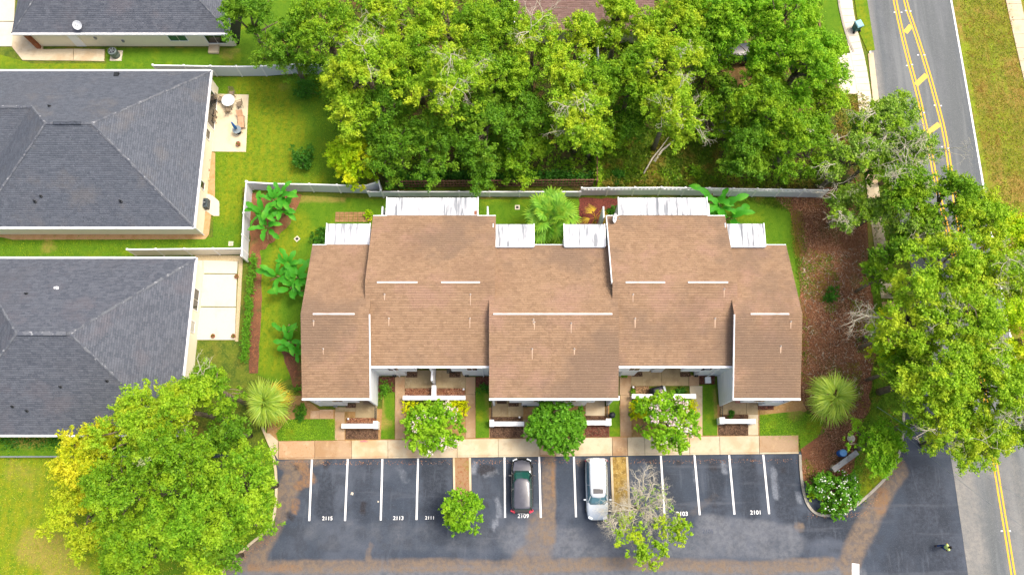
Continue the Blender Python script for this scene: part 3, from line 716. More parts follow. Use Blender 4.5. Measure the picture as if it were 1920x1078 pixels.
# ================================================================== PARKING LOT
lot_poly = W([(396, 1200), (400, 850), (1500, 846), (1690, 846), (1688, 730), (1745, 730), (1768, 780), (1788, 890), (1815, 1078), (1832, 1200)])
lot = sheet('parking_lot', lot_poly, 0.02, asphalt_lot, .02, res=.28, paint={
    'sand': [([(470, 1000), (500, 985), (548, 890), (556, 866)], .75, 1.0), ([(530, 870), (600, 862)], .5, .9), ([(430, 1055), (480, 1040), (520, 960), (540, 920)], 1.0, 1.0), ([(390, 1085), (440, 1060), (520, 1062), (640, 1062), (830, 1058), (900, 1062), (1200, 1056), (1420, 1064), (1560, 1056)], .62, .85),
             ([(1029, 862), (1029, 940), (1028, 1010)], .62, 1.0), ([(1015, 985), (1010, 1030), (985, 1055)], 1.4, .7), ([(1683, 880), (1665, 905), (1640, 955), (1612, 1010), (1590, 1060)], 1.0, .95), ([(1500, 988)], .5, .75), ([(690, 1045), (695, 1020)], .3, .7),
             ([(1090, 870), (1085, 862)], .4, .6), ([(1340, 930), (1300, 960)], .4, .4)],
    'orange': [([(560, 866), (585, 900), (560, 910)], .5, .8), ([(1655, 925), (1650, 950)], .6, .9), ([(1038, 870), (1036, 930)], .25, .8), ([(556, 940), (552, 956)], .4, .8), ([(470, 1062), (560, 1066)], .4, .6)],
    'dark': [([(610, 900), (610, 960)], .9, .8), ([(680, 880), (680, 960)], 1.0, .6), ([(815, 870), (815, 960)], 1.2, 1.0), ([(1225, 880), (1270, 950)], 1.2, .7), ([(1340, 870), (1345, 960)], .9, .8), ([(1400, 870), (1410, 960)], .9, .9), ([(1465, 870), (1475, 960)], 1.2, .8), ([(1520, 985), (1590, 985)], 1.2, 1.0), ([(1730, 900), (1760, 1060)], 2.2, .8), ([(1720, 960), (1680, 1060)], 1.4, .7), ([(920, 1010), (800, 1000)], 1.0, .6), ([(500, 925), (505, 950)], .5, 1.0)],
    'light': [([(600, 1000), (900, 1010)], 1.5, .4), ([(420, 1090), (900, 1085), (1600, 1085)], 1.2, 1.0), ([(960, 1010), (1100, 1020), (1300, 1015), (1480, 1020)], 1.5, .7), ([(1320, 980), (1480, 1000)], .9, .8), ([(1010, 1040), (1200, 1045)], .8, .5)],
    'oil': [([(905, 880), (922, 882)], .5, 1.0), ([(1272, 868)], .35, .8), ([(1338, 876)], .45, .8), ([(1340, 948)], .3, .8), ([(1410, 872)], .3, .7), ([(1468, 880)], .35, .8), ([(613, 872)], .4, .7), ([(680, 960), (683, 945)], .35, .8), ([(912, 945)], .35, .6), ([(540, 965), (548, 970)], .3, .9), ([(556, 876)], .25, .9), ([(1275, 950)], .3, .5)],
    'chalk': [([(890, 870), (888, 885)], .3, .9), ([(932, 935), (938, 960), (925, 990)], .25, .8), ([(1208, 870), (1210, 890)], .35, .6), ([(1450, 880), (1456, 930)], .35, .7), ([(1355, 870), (1358, 885)], .3, .8), ([(1498, 925), (1500, 940)], .3, .8), ([(910, 892), (930, 884)], .3, .6), ([(1545, 1010)], .5, .3), ([(1300, 880), (1310, 930)], .2, .5), ([(750, 880), (760, 900)], .4, .5)]})
def flat_quad(q, z, name, m, parent): 
    v = [(p.x, p.y, z) for p in q]; return MB().add(v, [(0, 1, 2, 3)]).build(name, m, parent)
def lot_line(a, b, w=.16):
    a, b = P(*a), P(*b); d = (b-a).normalized(); n_ = Vector((-d.y, d.x, 0))*w/2
    flat_quad([a-n_, a+n_, b+n_, b-n_][::-1], .026, 'stall_line', paint_white, lot)
for a, b in (((585, 861), (580, 976)), ((652, 860), (647, 976)), ((717, 860), (714, 975)), ((784, 859), (781, 974)), ((946, 857), (947, 970)), ((1011, 856), (1014, 970)), ((1076, 856), (1080, 969)),
             ((1239, 854), (1246, 965)), ((1302, 853), (1312, 965)), ((1367, 853), (1377, 964)), ((1431, 852), (1442, 963))):
    lot_line(a, b)
lot_line((1604, 1056), (1604, 1110), .6)
def stall_text(s, px, py, w_px, m=paint_white, op=None):
    cu = bpy.data.curves.new('stall_number', 'FONT'); cu.body = s; cu.align_x = 'CENTER'; cu.align_y = 'CENTER'; cu.size = .62; cu.offset = .007; cu.extrude = .0
    o = bpy.data.objects.new('tmp', cu); COL.objects.link(o)
    me = bpy.data.meshes.new_from_object(o.evaluated_get(bpy.context.evaluated_depsgraph_get())); bpy.data.objects.remove(o)
    xs = [v.co.x for v in me.vertices]; k = (w_px/21.9)/(max(xs)-min(xs)); me.materials.clear()
    q = P(px, py)
    for v in me.vertices: v.co = Vector((v.co.x*k, v.co.y*k*.95, 0))
    o = link_mesh('stall_number', me, m, lot, (q.x, q.y, .0265))
for s, x, y, w in (('2115', 614, 971.5, 19), ('2113', 747, 971, 19), ('2111', 806, 970.5, 16), ('2109', 981, 967, 21), ('2103', 1279, 963, 21), ('2101', 1417, 960.5, 19)):
    stall_text(s, x, y, w)
faded = mat('worn_road_lettering', '#5a6273', [('n', 6, '#3e4454', .45, .6, .8)], rough=.8, k=.7)
stall_text('2105', 1327, 996, 20, faded)
# planting strips between stalls, framed by kerbs
def island(px, name_bed, m, kerb=True, z=.13):
    q = W(px); sheet(name_bed, q, z, m, .12, res=.3)
    if kerb:
        for a, b in ((q[0], q[3]), (q[1], q[2])):
            mb = MB(); d = (b-a).normalized(); s = Vector((-d.y, d.x, 0))*.09
            mb.prism([a-s, a+s, b+s, b-s], 0, .16); o = mb.build('kerb', concrete); o['kind'] = 'structure'
island([(851, 858), (881, 858), (883, 960), (853, 962)], 'island_bed', mat('island_soil', '#a98662', [('n', 1.2, '#8f8a3c', .5, .65, .6), ('n', 5, '#9c5c3a', .5, .65, .7), ('n', 15, '#dcae84', .55, .7, .6)], rough=.95))
island([(1146, 857), (1175, 856), (1180, 958), (1150, 960)], 'island_bed', mat('island_dry_grass', '#b99a52', [('n', 2.2, '#8a6c34', .46, .62, .8), ('n', 9, '#dcc78a', .54, .68, .8)], rough=.95, bump=(14, .8, .06)))
# kerb round the corner bed and along the western lawn
kb = MB(); ribbon(kb, smooth_path(W([(1499, 852), (1501, 895), (1508, 935), (1519, 955), (1535, 966), (1565, 967), (1600, 952), (1640, 917), (1673, 882), (1693, 830), (1694, 740)]), 3), -.12, .1, 0, .15); kb.build('corner_kerb', kerb_m)['kind'] = 'structure'
kb = MB(); ribbon(kb, smooth_path(W([(492, 800), (520, 865), (517, 985), (480, 1010), (440, 1046), (404, 1085), (396, 1200)]), 2), -.1, .1, 0, .16); kb.build('west_kerb', concrete)['kind'] = 'structure'

# ---- front footpath with slabs and stains
ft = empty('front_footpath', P(1010, 838)); ft['kind'] = 'structure'
tl, tr_, br_, bl = P(522, 827, .13), P(1497, 816, .13), P(1498, 850, .13), P(522, 861, .13)
ks = [522, 590, 659, 727, 794, 857, 934, 1012, 1042, 1148, 1177, 1209, 1293, 1350, 1424, 1498]
stn = {1: concrete_tan, 7: concrete_orange, 9: concrete_tan, 0: concrete_orange, 14: concrete_tan}
kerb_front = MB()
for i in range(len(ks)-1):
    a, b = (ks[i]-522)/976, (ks[i+1]-522)/976; g = .018/44
    q = [tl.lerp(tr_, a+g), tl.lerp(tr_, b-g), bl.lerp(br_, b-g), bl.lerp(br_, a+g)]
    q = [v-ft.location for v in q]
    k0 = [q[3].lerp(q[0], .1), q[2].lerp(q[1], .1)]
    MB().prism([q[0], q[1], k0[1], k0[0]], 0, .13+random.uniform(-.006, .006)).build('slab', stn.get(i, concrete), ft)
    k1 = [q[3].lerp(q[0], .088), q[2].lerp(q[1], .088)]
    MB().prism([k1[0], k1[1], q[2], q[3]], 0, .135).build('kerb', concrete_tan if i in (0, 1, 7, 9) else concrete, ft)
MB().prism([v-ft.location for v in W([(496, 812), (505, 812), (521, 826), (521, 861), (508, 840)], .13)], 0, .125).build('slab', concrete, ft)

# walks and patios in front of the homes (pixel rectangles at paving height)
def paving(name, rects, label=None):
    for px0, px1, py0, py1, m in rects:
        q = [P(px0, py0, .11), P(px1, py0, .11), P(px1, py1, .11), P(px0, py1, .11)]
        o = MB().prism(q, .0, .12).build(name, m); o['kind'] = 'structure'
paving('front_walk', [(628, 646, 772, 824.5, concrete_tan), (741, 759, 706, 823, concrete_tan), (873, 891, 706.5, 738.5, concrete_tan), (873, 891, 739, 821, concrete_tan), (981, 990, 786, 820, concrete_patio), (1162, 1183, 704, 740, concrete_tan), (1163, 1184, 740.5, 817.5, concrete_tan), (1292, 1311, 703.5, 723, concrete_tan), (1293.5, 1317, 723.5, 816.5, concrete), (1403, 1421.5, 777, 815.5, concrete)])
paving('patio', [(629, 666, 763, 771.5, concrete_patio), (666.5, 707, 750, 783, concrete_patio), (582, 599, 770, 785, concrete_orange), (599.5, 625, 767.5, 785, concrete_orange), (759.5, 814, 694, 727.5, concrete_patio), (817.5, 872.5, 694, 727.5, concrete_patio), (922, 951, 748, 781, concrete_patio), (951.5, 981, 748, 781, concrete_patio), (1098, 1134, 750, 779, concrete),
                 (1183.5, 1240, 690, 723.5, concrete_patio), (1240.5, 1291, 690, 723, concrete_patio), (1351, 1399, 748, 776.5, concrete_patio), (1399.5, 1421, 748, 776.5, concrete_patio)])
def bed(name, rects, z=.14):
    out = []
    for px0, px1, py0, py1, m in rects:
        q = [P(px0, py0, z), P(px1, py0, z), P(px1, py1, z), P(px0, py1, z)]
        sheet(name, q, z, m, .12); out.append(q)
    return out
chips_red = bed('planter_bed', [(650, 705, 783.5, 793, red_mulch), (760, 813, 728, 742, red_mulch), (818, 872, 728, 742, red_mulch)])
chips_br = bed('planter_bed', [(648, 709, 805, 823, brown_mulch), (920, 980, 781.5, 790, brown_mulch), (919, 981, 800, 820.5, brown_mulch), (1098, 1136, 779.5, 789, brown_mulch), (1098, 1142, 797, 819, red_mulch), (1354, 1402, 777, 786, brown_mulch), (1348, 1402.5, 795.5, 816, brown_mulch), (1184, 1217, 724, 739, orange_gravel), (1311.5, 1340, 703.5, 720, red_mulch), (698, 740, 706.5, 735, red_mulch), (892, 917, 706, 725, red_mulch), (1422, 1451, 757, 768, red_mulch)])
def green(name, px, **kw):
    o = sheet(name, W(px, .1), .115, lawn, .1, res=.35, paint={'yellow': kw.get('y', []), 'shade': kw.get('s', []), 'bare': kw.get('b', [])})
green('front_lawn', [(540, 786), (628, 785), (628, 825), (522, 826), (518, 812)], y=[([(545, 815)], .6, .7)])
green('front_lawn', [(718, 735), (740, 735), (740, 823), (714, 823), (716, 780)], b=[([(714, 735), (716, 800)], .3, 1.0), ([(728, 795)], .5, .8)], s=[([(730, 750), (732, 790)], .6, .8)])
green('front_lawn', [(892, 726), (917, 735), (917, 820), (892, 821)], y=[([(903, 780)], .6, .6)], b=[([(914, 740), (916, 780)], .25, .7)])
green('front_lawn', [(1143, 748), (1161, 748), (1163, 818), (1143, 818)])
green('front_lawn', [(1312, 721), (1340, 721), (1345, 757), (1345, 816), (1318, 816)], b=[([(1338, 730), (1342, 780)], .3, .8)])
chips = []
for nm, polys, m, n in (('planter_mulch_chips', chips_red, leaf_litter, 2600), ('planter_mulch_chips', chips_br, mat('chip_brown', '#8a6a52', [('n', 3, '#4a3527', .45, .6, .8)], rough=.95), 6500)):
    scatter(nm, polys, n, .1, .03, m, 'loose mulch chips lying in the planters before the townhouses', seed=n, z0=.15)

# ================================================================== HOUSES
def roof_mesh(name, faces, m, parent, thick=.14):
    """top skins with course-aligned UVs, closed underneath"""
    vv = []; ff = []; uvs = []
    for f in faces:
        f = [Vector(p) for p in f]; n = (f[1]-f[0]).cross(f[2]-f[0])
        if n.z < 0: f = f[::-1]; n = -n
        n.normalize(); h = Vector((0, 0, 1)).cross(n)
        h = h.normalized() if h.length > 1e-5 else Vector((1, 0, 0)); vdir = n.cross(h)
        b = len(vv); vv += [tuple(p) for p in f]; ff.append(list(range(b, b+len(f)))); uvs += [(p.dot(h), p.dot(vdir)) for p in f]
        b2 = len(vv); low = [p-Vector((0, 0, thick)) for p in f]; vv += [tuple(p) for p in low]
        ff.append(list(range(b2+len(f)-1, b2-1, -1))); uvs += [(p.dot(h), p.dot(vdir)) for p in low[::-1]]
        for i in range(len(f)):
            j = (i+1) % len(f); ff.append([b+i, b2+i, b2+j, b+j]); uvs += [(0, 0)]*4
    me = bpy.data.meshes.new(name); me.from_pydata(vv, [], ff)
    ul = me.uv_layers.new(name='UVMap'); ul.data.foreach_set('uv', [c for u in uvs for c in u]); me.update()
    return link_mesh(name, me, m, parent)
def hip_caps(parent, a, b, name='hip_cap', m=None, wid=.24, sc=.3):
    a = Vector(a); b = Vector(b); n = max(2, int((b-a).length/sc)); mb = MB(); d = (b-a).normalized(); side = d.cross(Vector((0, 0, 1))).normalized(); up = side.cross(d)
    for i in range(n):
        c = a.lerp(b, (i+.5)/n)+up*.03
        tilt = (up+d*.12).normalized()
        w = wid*.5*random.uniform(.85, 1.1)
        dz = -.35*w
        p = [c-d*sc*.55-side*w+up*dz, c-d*sc*.55+up*.015, c-d*sc*.55+side*w+up*dz, c+d*sc*.5-side*w+up*(dz+.03), c+d*sc*.5+up*.045, c+d*sc*.5+side*w+up*(dz+.03)]
        mb.add(p, [(0, 1, 4, 3), (1, 2, 5, 4), (0, 3, 5, 2), (3, 4, 5), (0, 2, 1)])
    o = mb.build(name, m or cap_mat, parent); o['kind'] = 'stuff'; return o
def window(parent, c, nrm, w, h, panes=2, rows=1, glass=None, frame=None, depth_=.06):
    c = Vector(c); nrm = Vector(nrm).normalized(); t = Vector((0, 0, 1)).cross(nrm).normalized(); up = Vector((0, 0, 1))
    fr = MB(); g = .06
    for s in (-1, 1):
        fr.obox(c+t*s*(w/2), t, nrm, up, g/2, depth_, h/2+g/2); fr.obox(c+up*s*(h/2), t, nrm, up, w/2-g/2-.001, depth_, g/2)
    wo = fr.build('window', frame or white_trim, parent)
    for i in range(panes):
        for j in range(rows):
            pc = c+t*(-w/2+(i+.5)*w/panes)+up*(-h/2+(j+.5)*h/rows)
            MB().obox(pc+nrm*.01, t, nrm, up, w/panes/2-.035, .02, h/rows/2-.035).build('pane', glass or glass_dark, wo)
    return wo
def gutters(parent, segs, ze):
    for a, b in segs:
        a = Vector((a[0], a[1], ze-.06)); b = Vector((b[0], b[1], ze-.06))
        MB().beam(a, b, .17, .2).build('gutter', white_trim, parent)
def vent_pipe(parent, x, y, z, r=.07, h=.35, m=None, name='vent_pipe'):
    MB().lathe([(r*2.2, -.1), (r*2.2, .02), (r, .06), (r, h), (r*.6, h+.01)], (x, y, z), 8).build(name, m or dark_hole, parent)
PIT = .6
ZE = 2.8
# --- house in the middle of the west side
x1 = (P(393, 136, ZE).x+P(366, 425, ZE).x)/2; y1 = P(300, 134, ZE).y; y0 = P(300, 426, ZE).y
half = (y1-y0)/2; zr = ZE+PIT*half*1.02; ym = (y0+y1)/2; pit = (zr-ZE)/half
xr2 = x1-half; xr1 = P(84, 236, zr).x; x0 = xr1-half
h2 = empty('house', ((x0+x1)/2, ym, 0), 0, 'one-storey house with slate grey hip roof and patio of outdoor furniture at its right end', 'house')
def rel(o, pts): return [Vector(p)-o.location for p in pts]
R1, R2 = (xr1, ym, zr), (xr2, ym, zr)
yw = ym+half*.30; zw = ZE+pit*(y1-yw); xw = x0+(zw-ZE)/pit; XL = x0-6; ys = 2*yw-y1
faces = [[(XL, y1, ZE), (x1, y1, ZE), R2, R1, (xw, yw, zw), (XL, yw, zw)], [(x1, y0, ZE), (x1, y1, ZE), R2], [(x0, y0, ZE), (x1, y0, ZE), R2, R1],
         [R1, (xw, yw, zw), (x0, ys, ZE), (x0, y0, ZE)], [(xw, yw, zw), (XL, yw, zw), (XL, ys, ZE), (x0, ys, ZE)]]
def moff(f, o): return [tuple(Vector(p)-o.location) for p in f]
# lit and unlit slopes share the same shingle
ro = roof_mesh('roof', [moff(f, h2) for f in faces], slate_shingle, h2)
L2 = h2.location
for a, b in ((R2, (x1, y1, ZE)), (R2, (x1, y0, ZE)), (R1, (x0, y0, ZE)), (R1, (xw, yw, zw)), ((xw, yw, zw), (XL, yw, zw)), (R1, R2)):
    hip_caps(ro, Vector(a)-L2, Vector(b)-L2)
MB().box(xr1+.7-L2.x, xr2-.9-L2.x, -.14, .14, zr+.03, zr+.1).build('ridge_vent', vent_dark, ro)
gutters(h2, [((x1-L2.x+.06, y0-L2.y-.1), (x1-L2.x+.06, y1-L2.y+.1)), ((x0-L2.x, y0-L2.y-.08), (x1-L2.x-.03, y0-L2.y-.08)), ((XL-L2.x, y1-L2.y+.08), (x1-L2.x-.03, y1-L2.y+.08))], ZE)
ov = .24
MB().box(x0+ov-L2.x, x1-ov-L2.x, y0+ov-L2.y, y1-ov-L2.y, 0, ZE-.1).build('wall', cream_wall, h2)
MB().box(XL+ov-L2.x, x0+ov-L2.x-.01, ys+ov-L2.y, y1-ov-L2.y-.01, 0, ZE-.1).build('wall', cream_wall, h2)
xe = x1-ov-L2.x
def yat(py, z=1.2): return P(380, py, z).y-L2.y
window(h2, (xe+.02, (yat(175)+yat(236))/2, 1.25), (1, 0, 0), abs(yat(175)-yat(236)), 2.1, 3)
window(h2, (xe+.02, (yat(247)+yat(262))/2, 1.5), (1, 0, 0), .9, 1.0, 1)
window(h2, (xe+.02, (yat(342)+yat(357))/2, 1.5), (1, 0, 0), .7, 1.0, 1)
window(h2, (P(170, 430, 2.2).x-L2.x, y0+ov-L2.y-.02, 2.1), (0, -1, 0), .95, .35, 1, glass=grey_metal)
for px, py, hh in ((66, 378, .3), (77, 368, .2), (227, 378, .35), (93, 200, .25)):
    q = on_plane(px, py, Vector((x1, y0, ZE)) if py > 240 else Vector((x1, y1, ZE)), Vector((0, -pit, 1)) if py > 240 else Vector((0, pit, 1)))
    vent_pipe(ro, q.x-L2.x, q.y-L2.y, q.z, .07, hh)
q = on_plane(219, 141, Vector((x1, y1, ZE)), Vector((0, pit, 1))); MB().box(q.x-.2-L2.x, q.x+.2-L2.x, q.y-.2-L2.y, q.y+.2-L2.y, q.z-.3, q.z+.18).build('roof_vent', dark_hole, ro)
MB().tube([(xe+.1, y0+ov-L2.y-.06, 0), (xe+.1, y0+ov-L2.y-.06, ZE-.1)], .05, 6).build('downspout', white_trim, h2)
# --- house in the south-west
x1 = (P(365, 485, ZE).x+P(347, 690, ZE).x)/2; y1 = P(200, 485, ZE).y; y0 = P(100, 815, ZE).y; half = (y1-y0)/2; ym = (y0+y1)/2; zr = ZE+PIT*half*.97; pit3 = (zr-ZE)/half
xr2 = x1-half; xr1 = P(30, 627, zr).x; x0 = xr1-half
h3 = empty('house', ((x0+x1)/2, ym, 0), 0, 'one-storey house with pale and charcoal hip roof whose corner is covered by the big tree', 'house')
L3 = h3.location; R1, R2 = (xr1, ym, zr), (xr2, ym, zr)
faces = [[(x0, y1, ZE), (x1, y1, ZE), R2, R1], [(x1, y0, ZE), (x1, y1, ZE), R2], [(x0, y0, ZE), (x1, y0, ZE), R2, R1], [(x0, y1, ZE), (x0, y0, ZE), R1]]
ro = roof_mesh('roof', [moff(f, h3) for f in faces], slate_shingle_b, h3)
for a, b in ((R2, (x1, y1, ZE)), (R2, (x1, y0, ZE)), (R1, (x0, y0, ZE)), (R1, (x0, y1, ZE)), (R1, R2)): hip_caps(ro, Vector(a)-L3, Vector(b)-L3)
MB().box(xr1+.2-L3.x, xr2-.2-L3.x, -.16, .16, zr+.03, zr+.12).build('ridge_vent', cap_mat, ro)
gutters(h3, [((x1-L3.x+.06, y0-L3.y-.1), (x1-L3.x+.06, y1-L3.y+.1)), ((x0-L3.x, y1-L3.y+.08), (x1-L3.x-.03, y1-L3.y+.08)), ((x0-L3.x, y0-L3.y-.08), (x1-L3.x-.03, y0-L3.y-.08))], ZE)
MB().box(x0+ov-L3.x, x1-ov-L3.x, y0+ov-L3.y, y1-ov-L3.y, 0, ZE-.1).build('wall', cream_wall, h3)
xe = x1-ov-L3.x
window(h3, (xe+.02, P(0, 561, 1.5).y-L3.y, 1.45), (1, 0, 0), 1.9, 1.3, 2)
window(h3, (xe+.02, P(0, 612, 1.5).y-L3.y, 1.5), (1, 0, 0), 1.0, 1.0, 1, glass=mat('curtained_glass', '#c9c6bb', rough=.2))
for px, py in ((50, 551), (106, 541), (114, 725), (201, 714), (24, 762), (51, 770)):
    n_ = Vector((0, pit3, 1)) if py < 627 else Vector((0, -pit3, 1)); q = on_plane(px, py, Vector((x1, y1 if py < 627 else y0, ZE)), n_)
    vent_pipe(ro, q.x-L3.x, q.y-L3.y, q.z, .09 if px == 106 else .06, .3, white_trim if px == 106 else None)
# --- house in the north-west
y0 = P(200, 63, ZE).y; y1 = y0+15; x1 = P(430, 66, ZE).x; x0 = P(22, 61, ZE).x; half = 7.5; ym = (y0+y1)/2; zr = ZE+PIT*half; xr1, xr2 = x0+half, x1-half
h1 = empty('house', ((x0+x1)/2, ym, 0), 0, 'cream-walled house at the top left with dark hip roof, white side door and air conditioner', 'house'); L1 = h1.location
R1, R2 = (xr1, ym, zr), (xr2, ym, zr)
ro = roof_mesh('roof', [moff(f, h1) for f in [[(x0, y1, ZE), (x1, y1, ZE), R2, R1], [(x1, y0, ZE), (x1, y1, ZE), R2], [(x0, y0, ZE), (x1, y0, ZE), R2, R1], [(x0, y1, ZE), (x0, y0, ZE), R1]]], slate_shingle_b, h1)
for a, b in ((R2, (x1, y0, ZE)), (R1, (x0, y0, ZE))): hip_caps(ro, Vector(a)-L1, Vector(b)-L1, wid=.16)
gutters(h1, [((x0-L1.x, y0-L1.y-.06), (x1-L1.x, y0-L1.y-.06))], ZE)
yf = y0+.35-L1.y
MB().box(P(75, 94).x-L1.x, x1-.3-L1.x, yf, y1-.4-L1.y, 0, ZE-.1).build('wall', cream_wall, h1)
def xat(px, z, dy=0): return P(px, 63+(ZE-z)/ZE*30, z).x-L1.x
MB().beam((xat(52, 2.5), yf-.05, 2.6), (xat(76, .05), yf-.05, .05), .22, .1, up=(0, 1, 0)).build('brown_trim', mat('brown_trim', '#9a5a3c', rough=.7), h1) if False else MB().box(xat(76, .1)-.35, xat(76, .1)+.02, yf-.35, yf-.02, 0, ZE-.12).build('brown_post', mat('brown_post_paint', '#a0603f', [('n', 3, '#8a4c30', .45, .6, .7)], rough=.7), h1)
MB().box(xat(143, 1)-.48, xat(143, 1)+.48, yf-.06, yf-.005, .05, 2.15).build('door', white_trim, h1)
window(h1, (xat(332, 1.6), yf-.02, 1.7), (0, -1, 0), 1.75, 1.35, 2, 2, green_glass)
window(h1, (xat(402, 1.5), yf-.02, 1.5), (0, -1, 0), 1.8, 1.8, 2, 1)
MB().box(x1-.3-L1.x+.002, x1-L1.x-.02, yf+.2, y1-1-L1.y, 0, ZE-.2).build('screen_wall', black_screen, h1)
for px, z in ((118, 2.2), (178, 1.5), (230, 1.0)):
    MB().box(xat(px, z)-.1, xat(px, z)+.1, yf-.12, yf-.003, z-.15, z+.15).build('wall_fitting', grey_metal, h1)
MB().box(xat(395, 0)-.1, xat(395, 0)+.9, yf-.9, yf-.02, 0, .3).build('doorstep', concrete, h1)
# --- roof showing through the trees at the top
x0 = P(966, 40, ZE).x; x1 = P(1225, 40, ZE).x; y0 = P(1000, 56, ZE).y; y1 = y0+13; half = 6.5; ym = (y0+y1)/2; zr = ZE+.42*half
h4 = empty('house', ((x0+x1)/2, ym, 0), 0, 'brown-shingled house mostly hidden under the trees at the top of the wooded lot', 'house'); L4 = h4.location
roof_mesh('roof', [moff(f, h4) for f in [[(x0, y1, ZE), (x1, y1, ZE), (x1, ym, zr), (x0, ym, zr)], [(x0, y0, ZE), (x1, y0, ZE), (x1, ym, zr), (x0, ym, zr)]]], brown_shingle, h4)
MB().box(x0+.3-L4.x, x1-.3-L4.x, y0+.3-L4.y, y1-.3-L4.y, 0, ZE-.1).build('wall', cream_wall, h4)
for xg in (x0+.3-L4.x, x1-.4-L4.x): MB().add([(xg+e_, yy_, zz_) for e_ in (0, .1) for yy_, zz_ in ((y0+.3-L4.y, ZE-.1), (y1-.3-L4.y, ZE-.1), (0, zr-.25))], [(0, 2, 1), (3, 4, 5), (0, 1, 4, 3), (1, 2, 5, 4), (2, 0, 3, 5)]).build('gable', cream_wall, h4)
for s in (-1, 1):
    MB().beam((x0-.06-L4.x, s*half, ZE-.06), (x0-.06-L4.x, 0, zr-.04), .12, .24).build('rake_board', white_trim, h4)
MB().box(x0-L4.x, x1-L4.x, y0-L4.y-.12, y0-L4.y-.01, ZE-.2, ZE).build('gutter', wood_brown, h4)

# beds and patios of the houses
sheet('house_border_bed', W([(-40, 440), (8, 446), (25, 450), (385, 449), (392, 440), (396, 404), (403, 400), (404, 288), (392, 284), (380, 360), (374, 430), (366, 438)]), .07, orange_gravel, .06)
pt = empty('house_patio', P(430, 230)); pt['kind'] = 'structure'
def slabs_of(root, quads, m, z=.1):
    for q in quads: MB().prism([v-root.location for v in W(q, z)], 0, z+random.uniform(-.003, .003)).build('slab', m, root)
slabs_of(pt, [[(391, 176), (466, 178), (461, 285), (388, 284)]], mat('beige_patio', '#ecdcba', [('n', 1, '#d8c39a', .45, .7, .6), ('n', 16, '#cdb890', .52, .7, .4)], rough=.9, k=.72))
slabs_of(pt, [[(392, 364), (400, 368), (411, 378), (411, 405), (400, 405), (380, 392), (372, 392), (374, 364)]], concrete_new)
pt = empty('house_patio', P(405, 560)); pt['kind'] = 'structure'
slabs_of(pt, [[(364, 488), (380, 488), (380, 512), (364, 512)], [(381, 488), (446, 490), (444, 513), (381, 512)], [(378, 514), (444, 514.5), (442, 575), (373, 574)], [(373, 576), (442, 576.5), (440, 637), (368, 637)]], concrete_new)
sheet('gravel_border', W([(366, 478), (456, 480), (452, 560), (447, 640), (441, 640), (445, 560), (448, 490), (366, 489)]), .08, gravel, .07)
pt = empty('side_slab', P(110, 100)); pt['kind'] = 'structure'
slabs_of(pt, [[(24, 64), (80, 64), (80, 93), (137, 92), (137, 114), (42, 113), (22, 88)], [(138, 92), (196, 93), (195, 115), (138, 114)]], concrete)
pt = empty('driveway', P(0, 50)); pt['kind'] = 'structure'
slabs_of(pt, [[(-80, -60), (30, -60), (26, 40), (-80, 40)], [(-80, 41.5), (26, 41.5), (22, 87), (-80, 87)]], concrete_new)
slabs_of(pt, [[(-80, 818), (-20, 818), (-20, 850), (-80, 850)]], concrete_new)

# ================================================================== TOWNHOUSES
ZT, SL = 5.3, 2.2/6.55
YA, YB = 7.98, 10.62; DEP = 13.1
th = empty('townhouse_building', (3.2, 15, 0), 0, 'long white townhouse building with five staggered tan shingle roofs in the middle', 'building'); TL = th.location
WX = [-16.8, -11.75, -1.63, 8.4, 18.12, 23.15]; OV = .23
unit_y = [YA, YB, YA, YB, YA]
def zroof(y, yf_): 
    m_ = yf_+DEP/2; return ZT+SL*(DEP/2-abs(y-m_))
def T(p): return (p[0]-TL.x, p[1]-TL.y, p[2])
def tb(x0, x1, y0, y1, z0, z1, name='wall', m=None, par=None):
    return MB().box(x0-TL.x, x1-TL.x, y0-TL.y, y1-TL.y, z0, z1).build(name, m or white_wall, par or th)
REC = .85
cover_rng = {0: [(612, 693)], 1: [(725, 896)], 2: [(925, 1001), (1058, 1134)], 3: [(1160, 1326)], 4: [(1361, 1432)]}
roofs = []
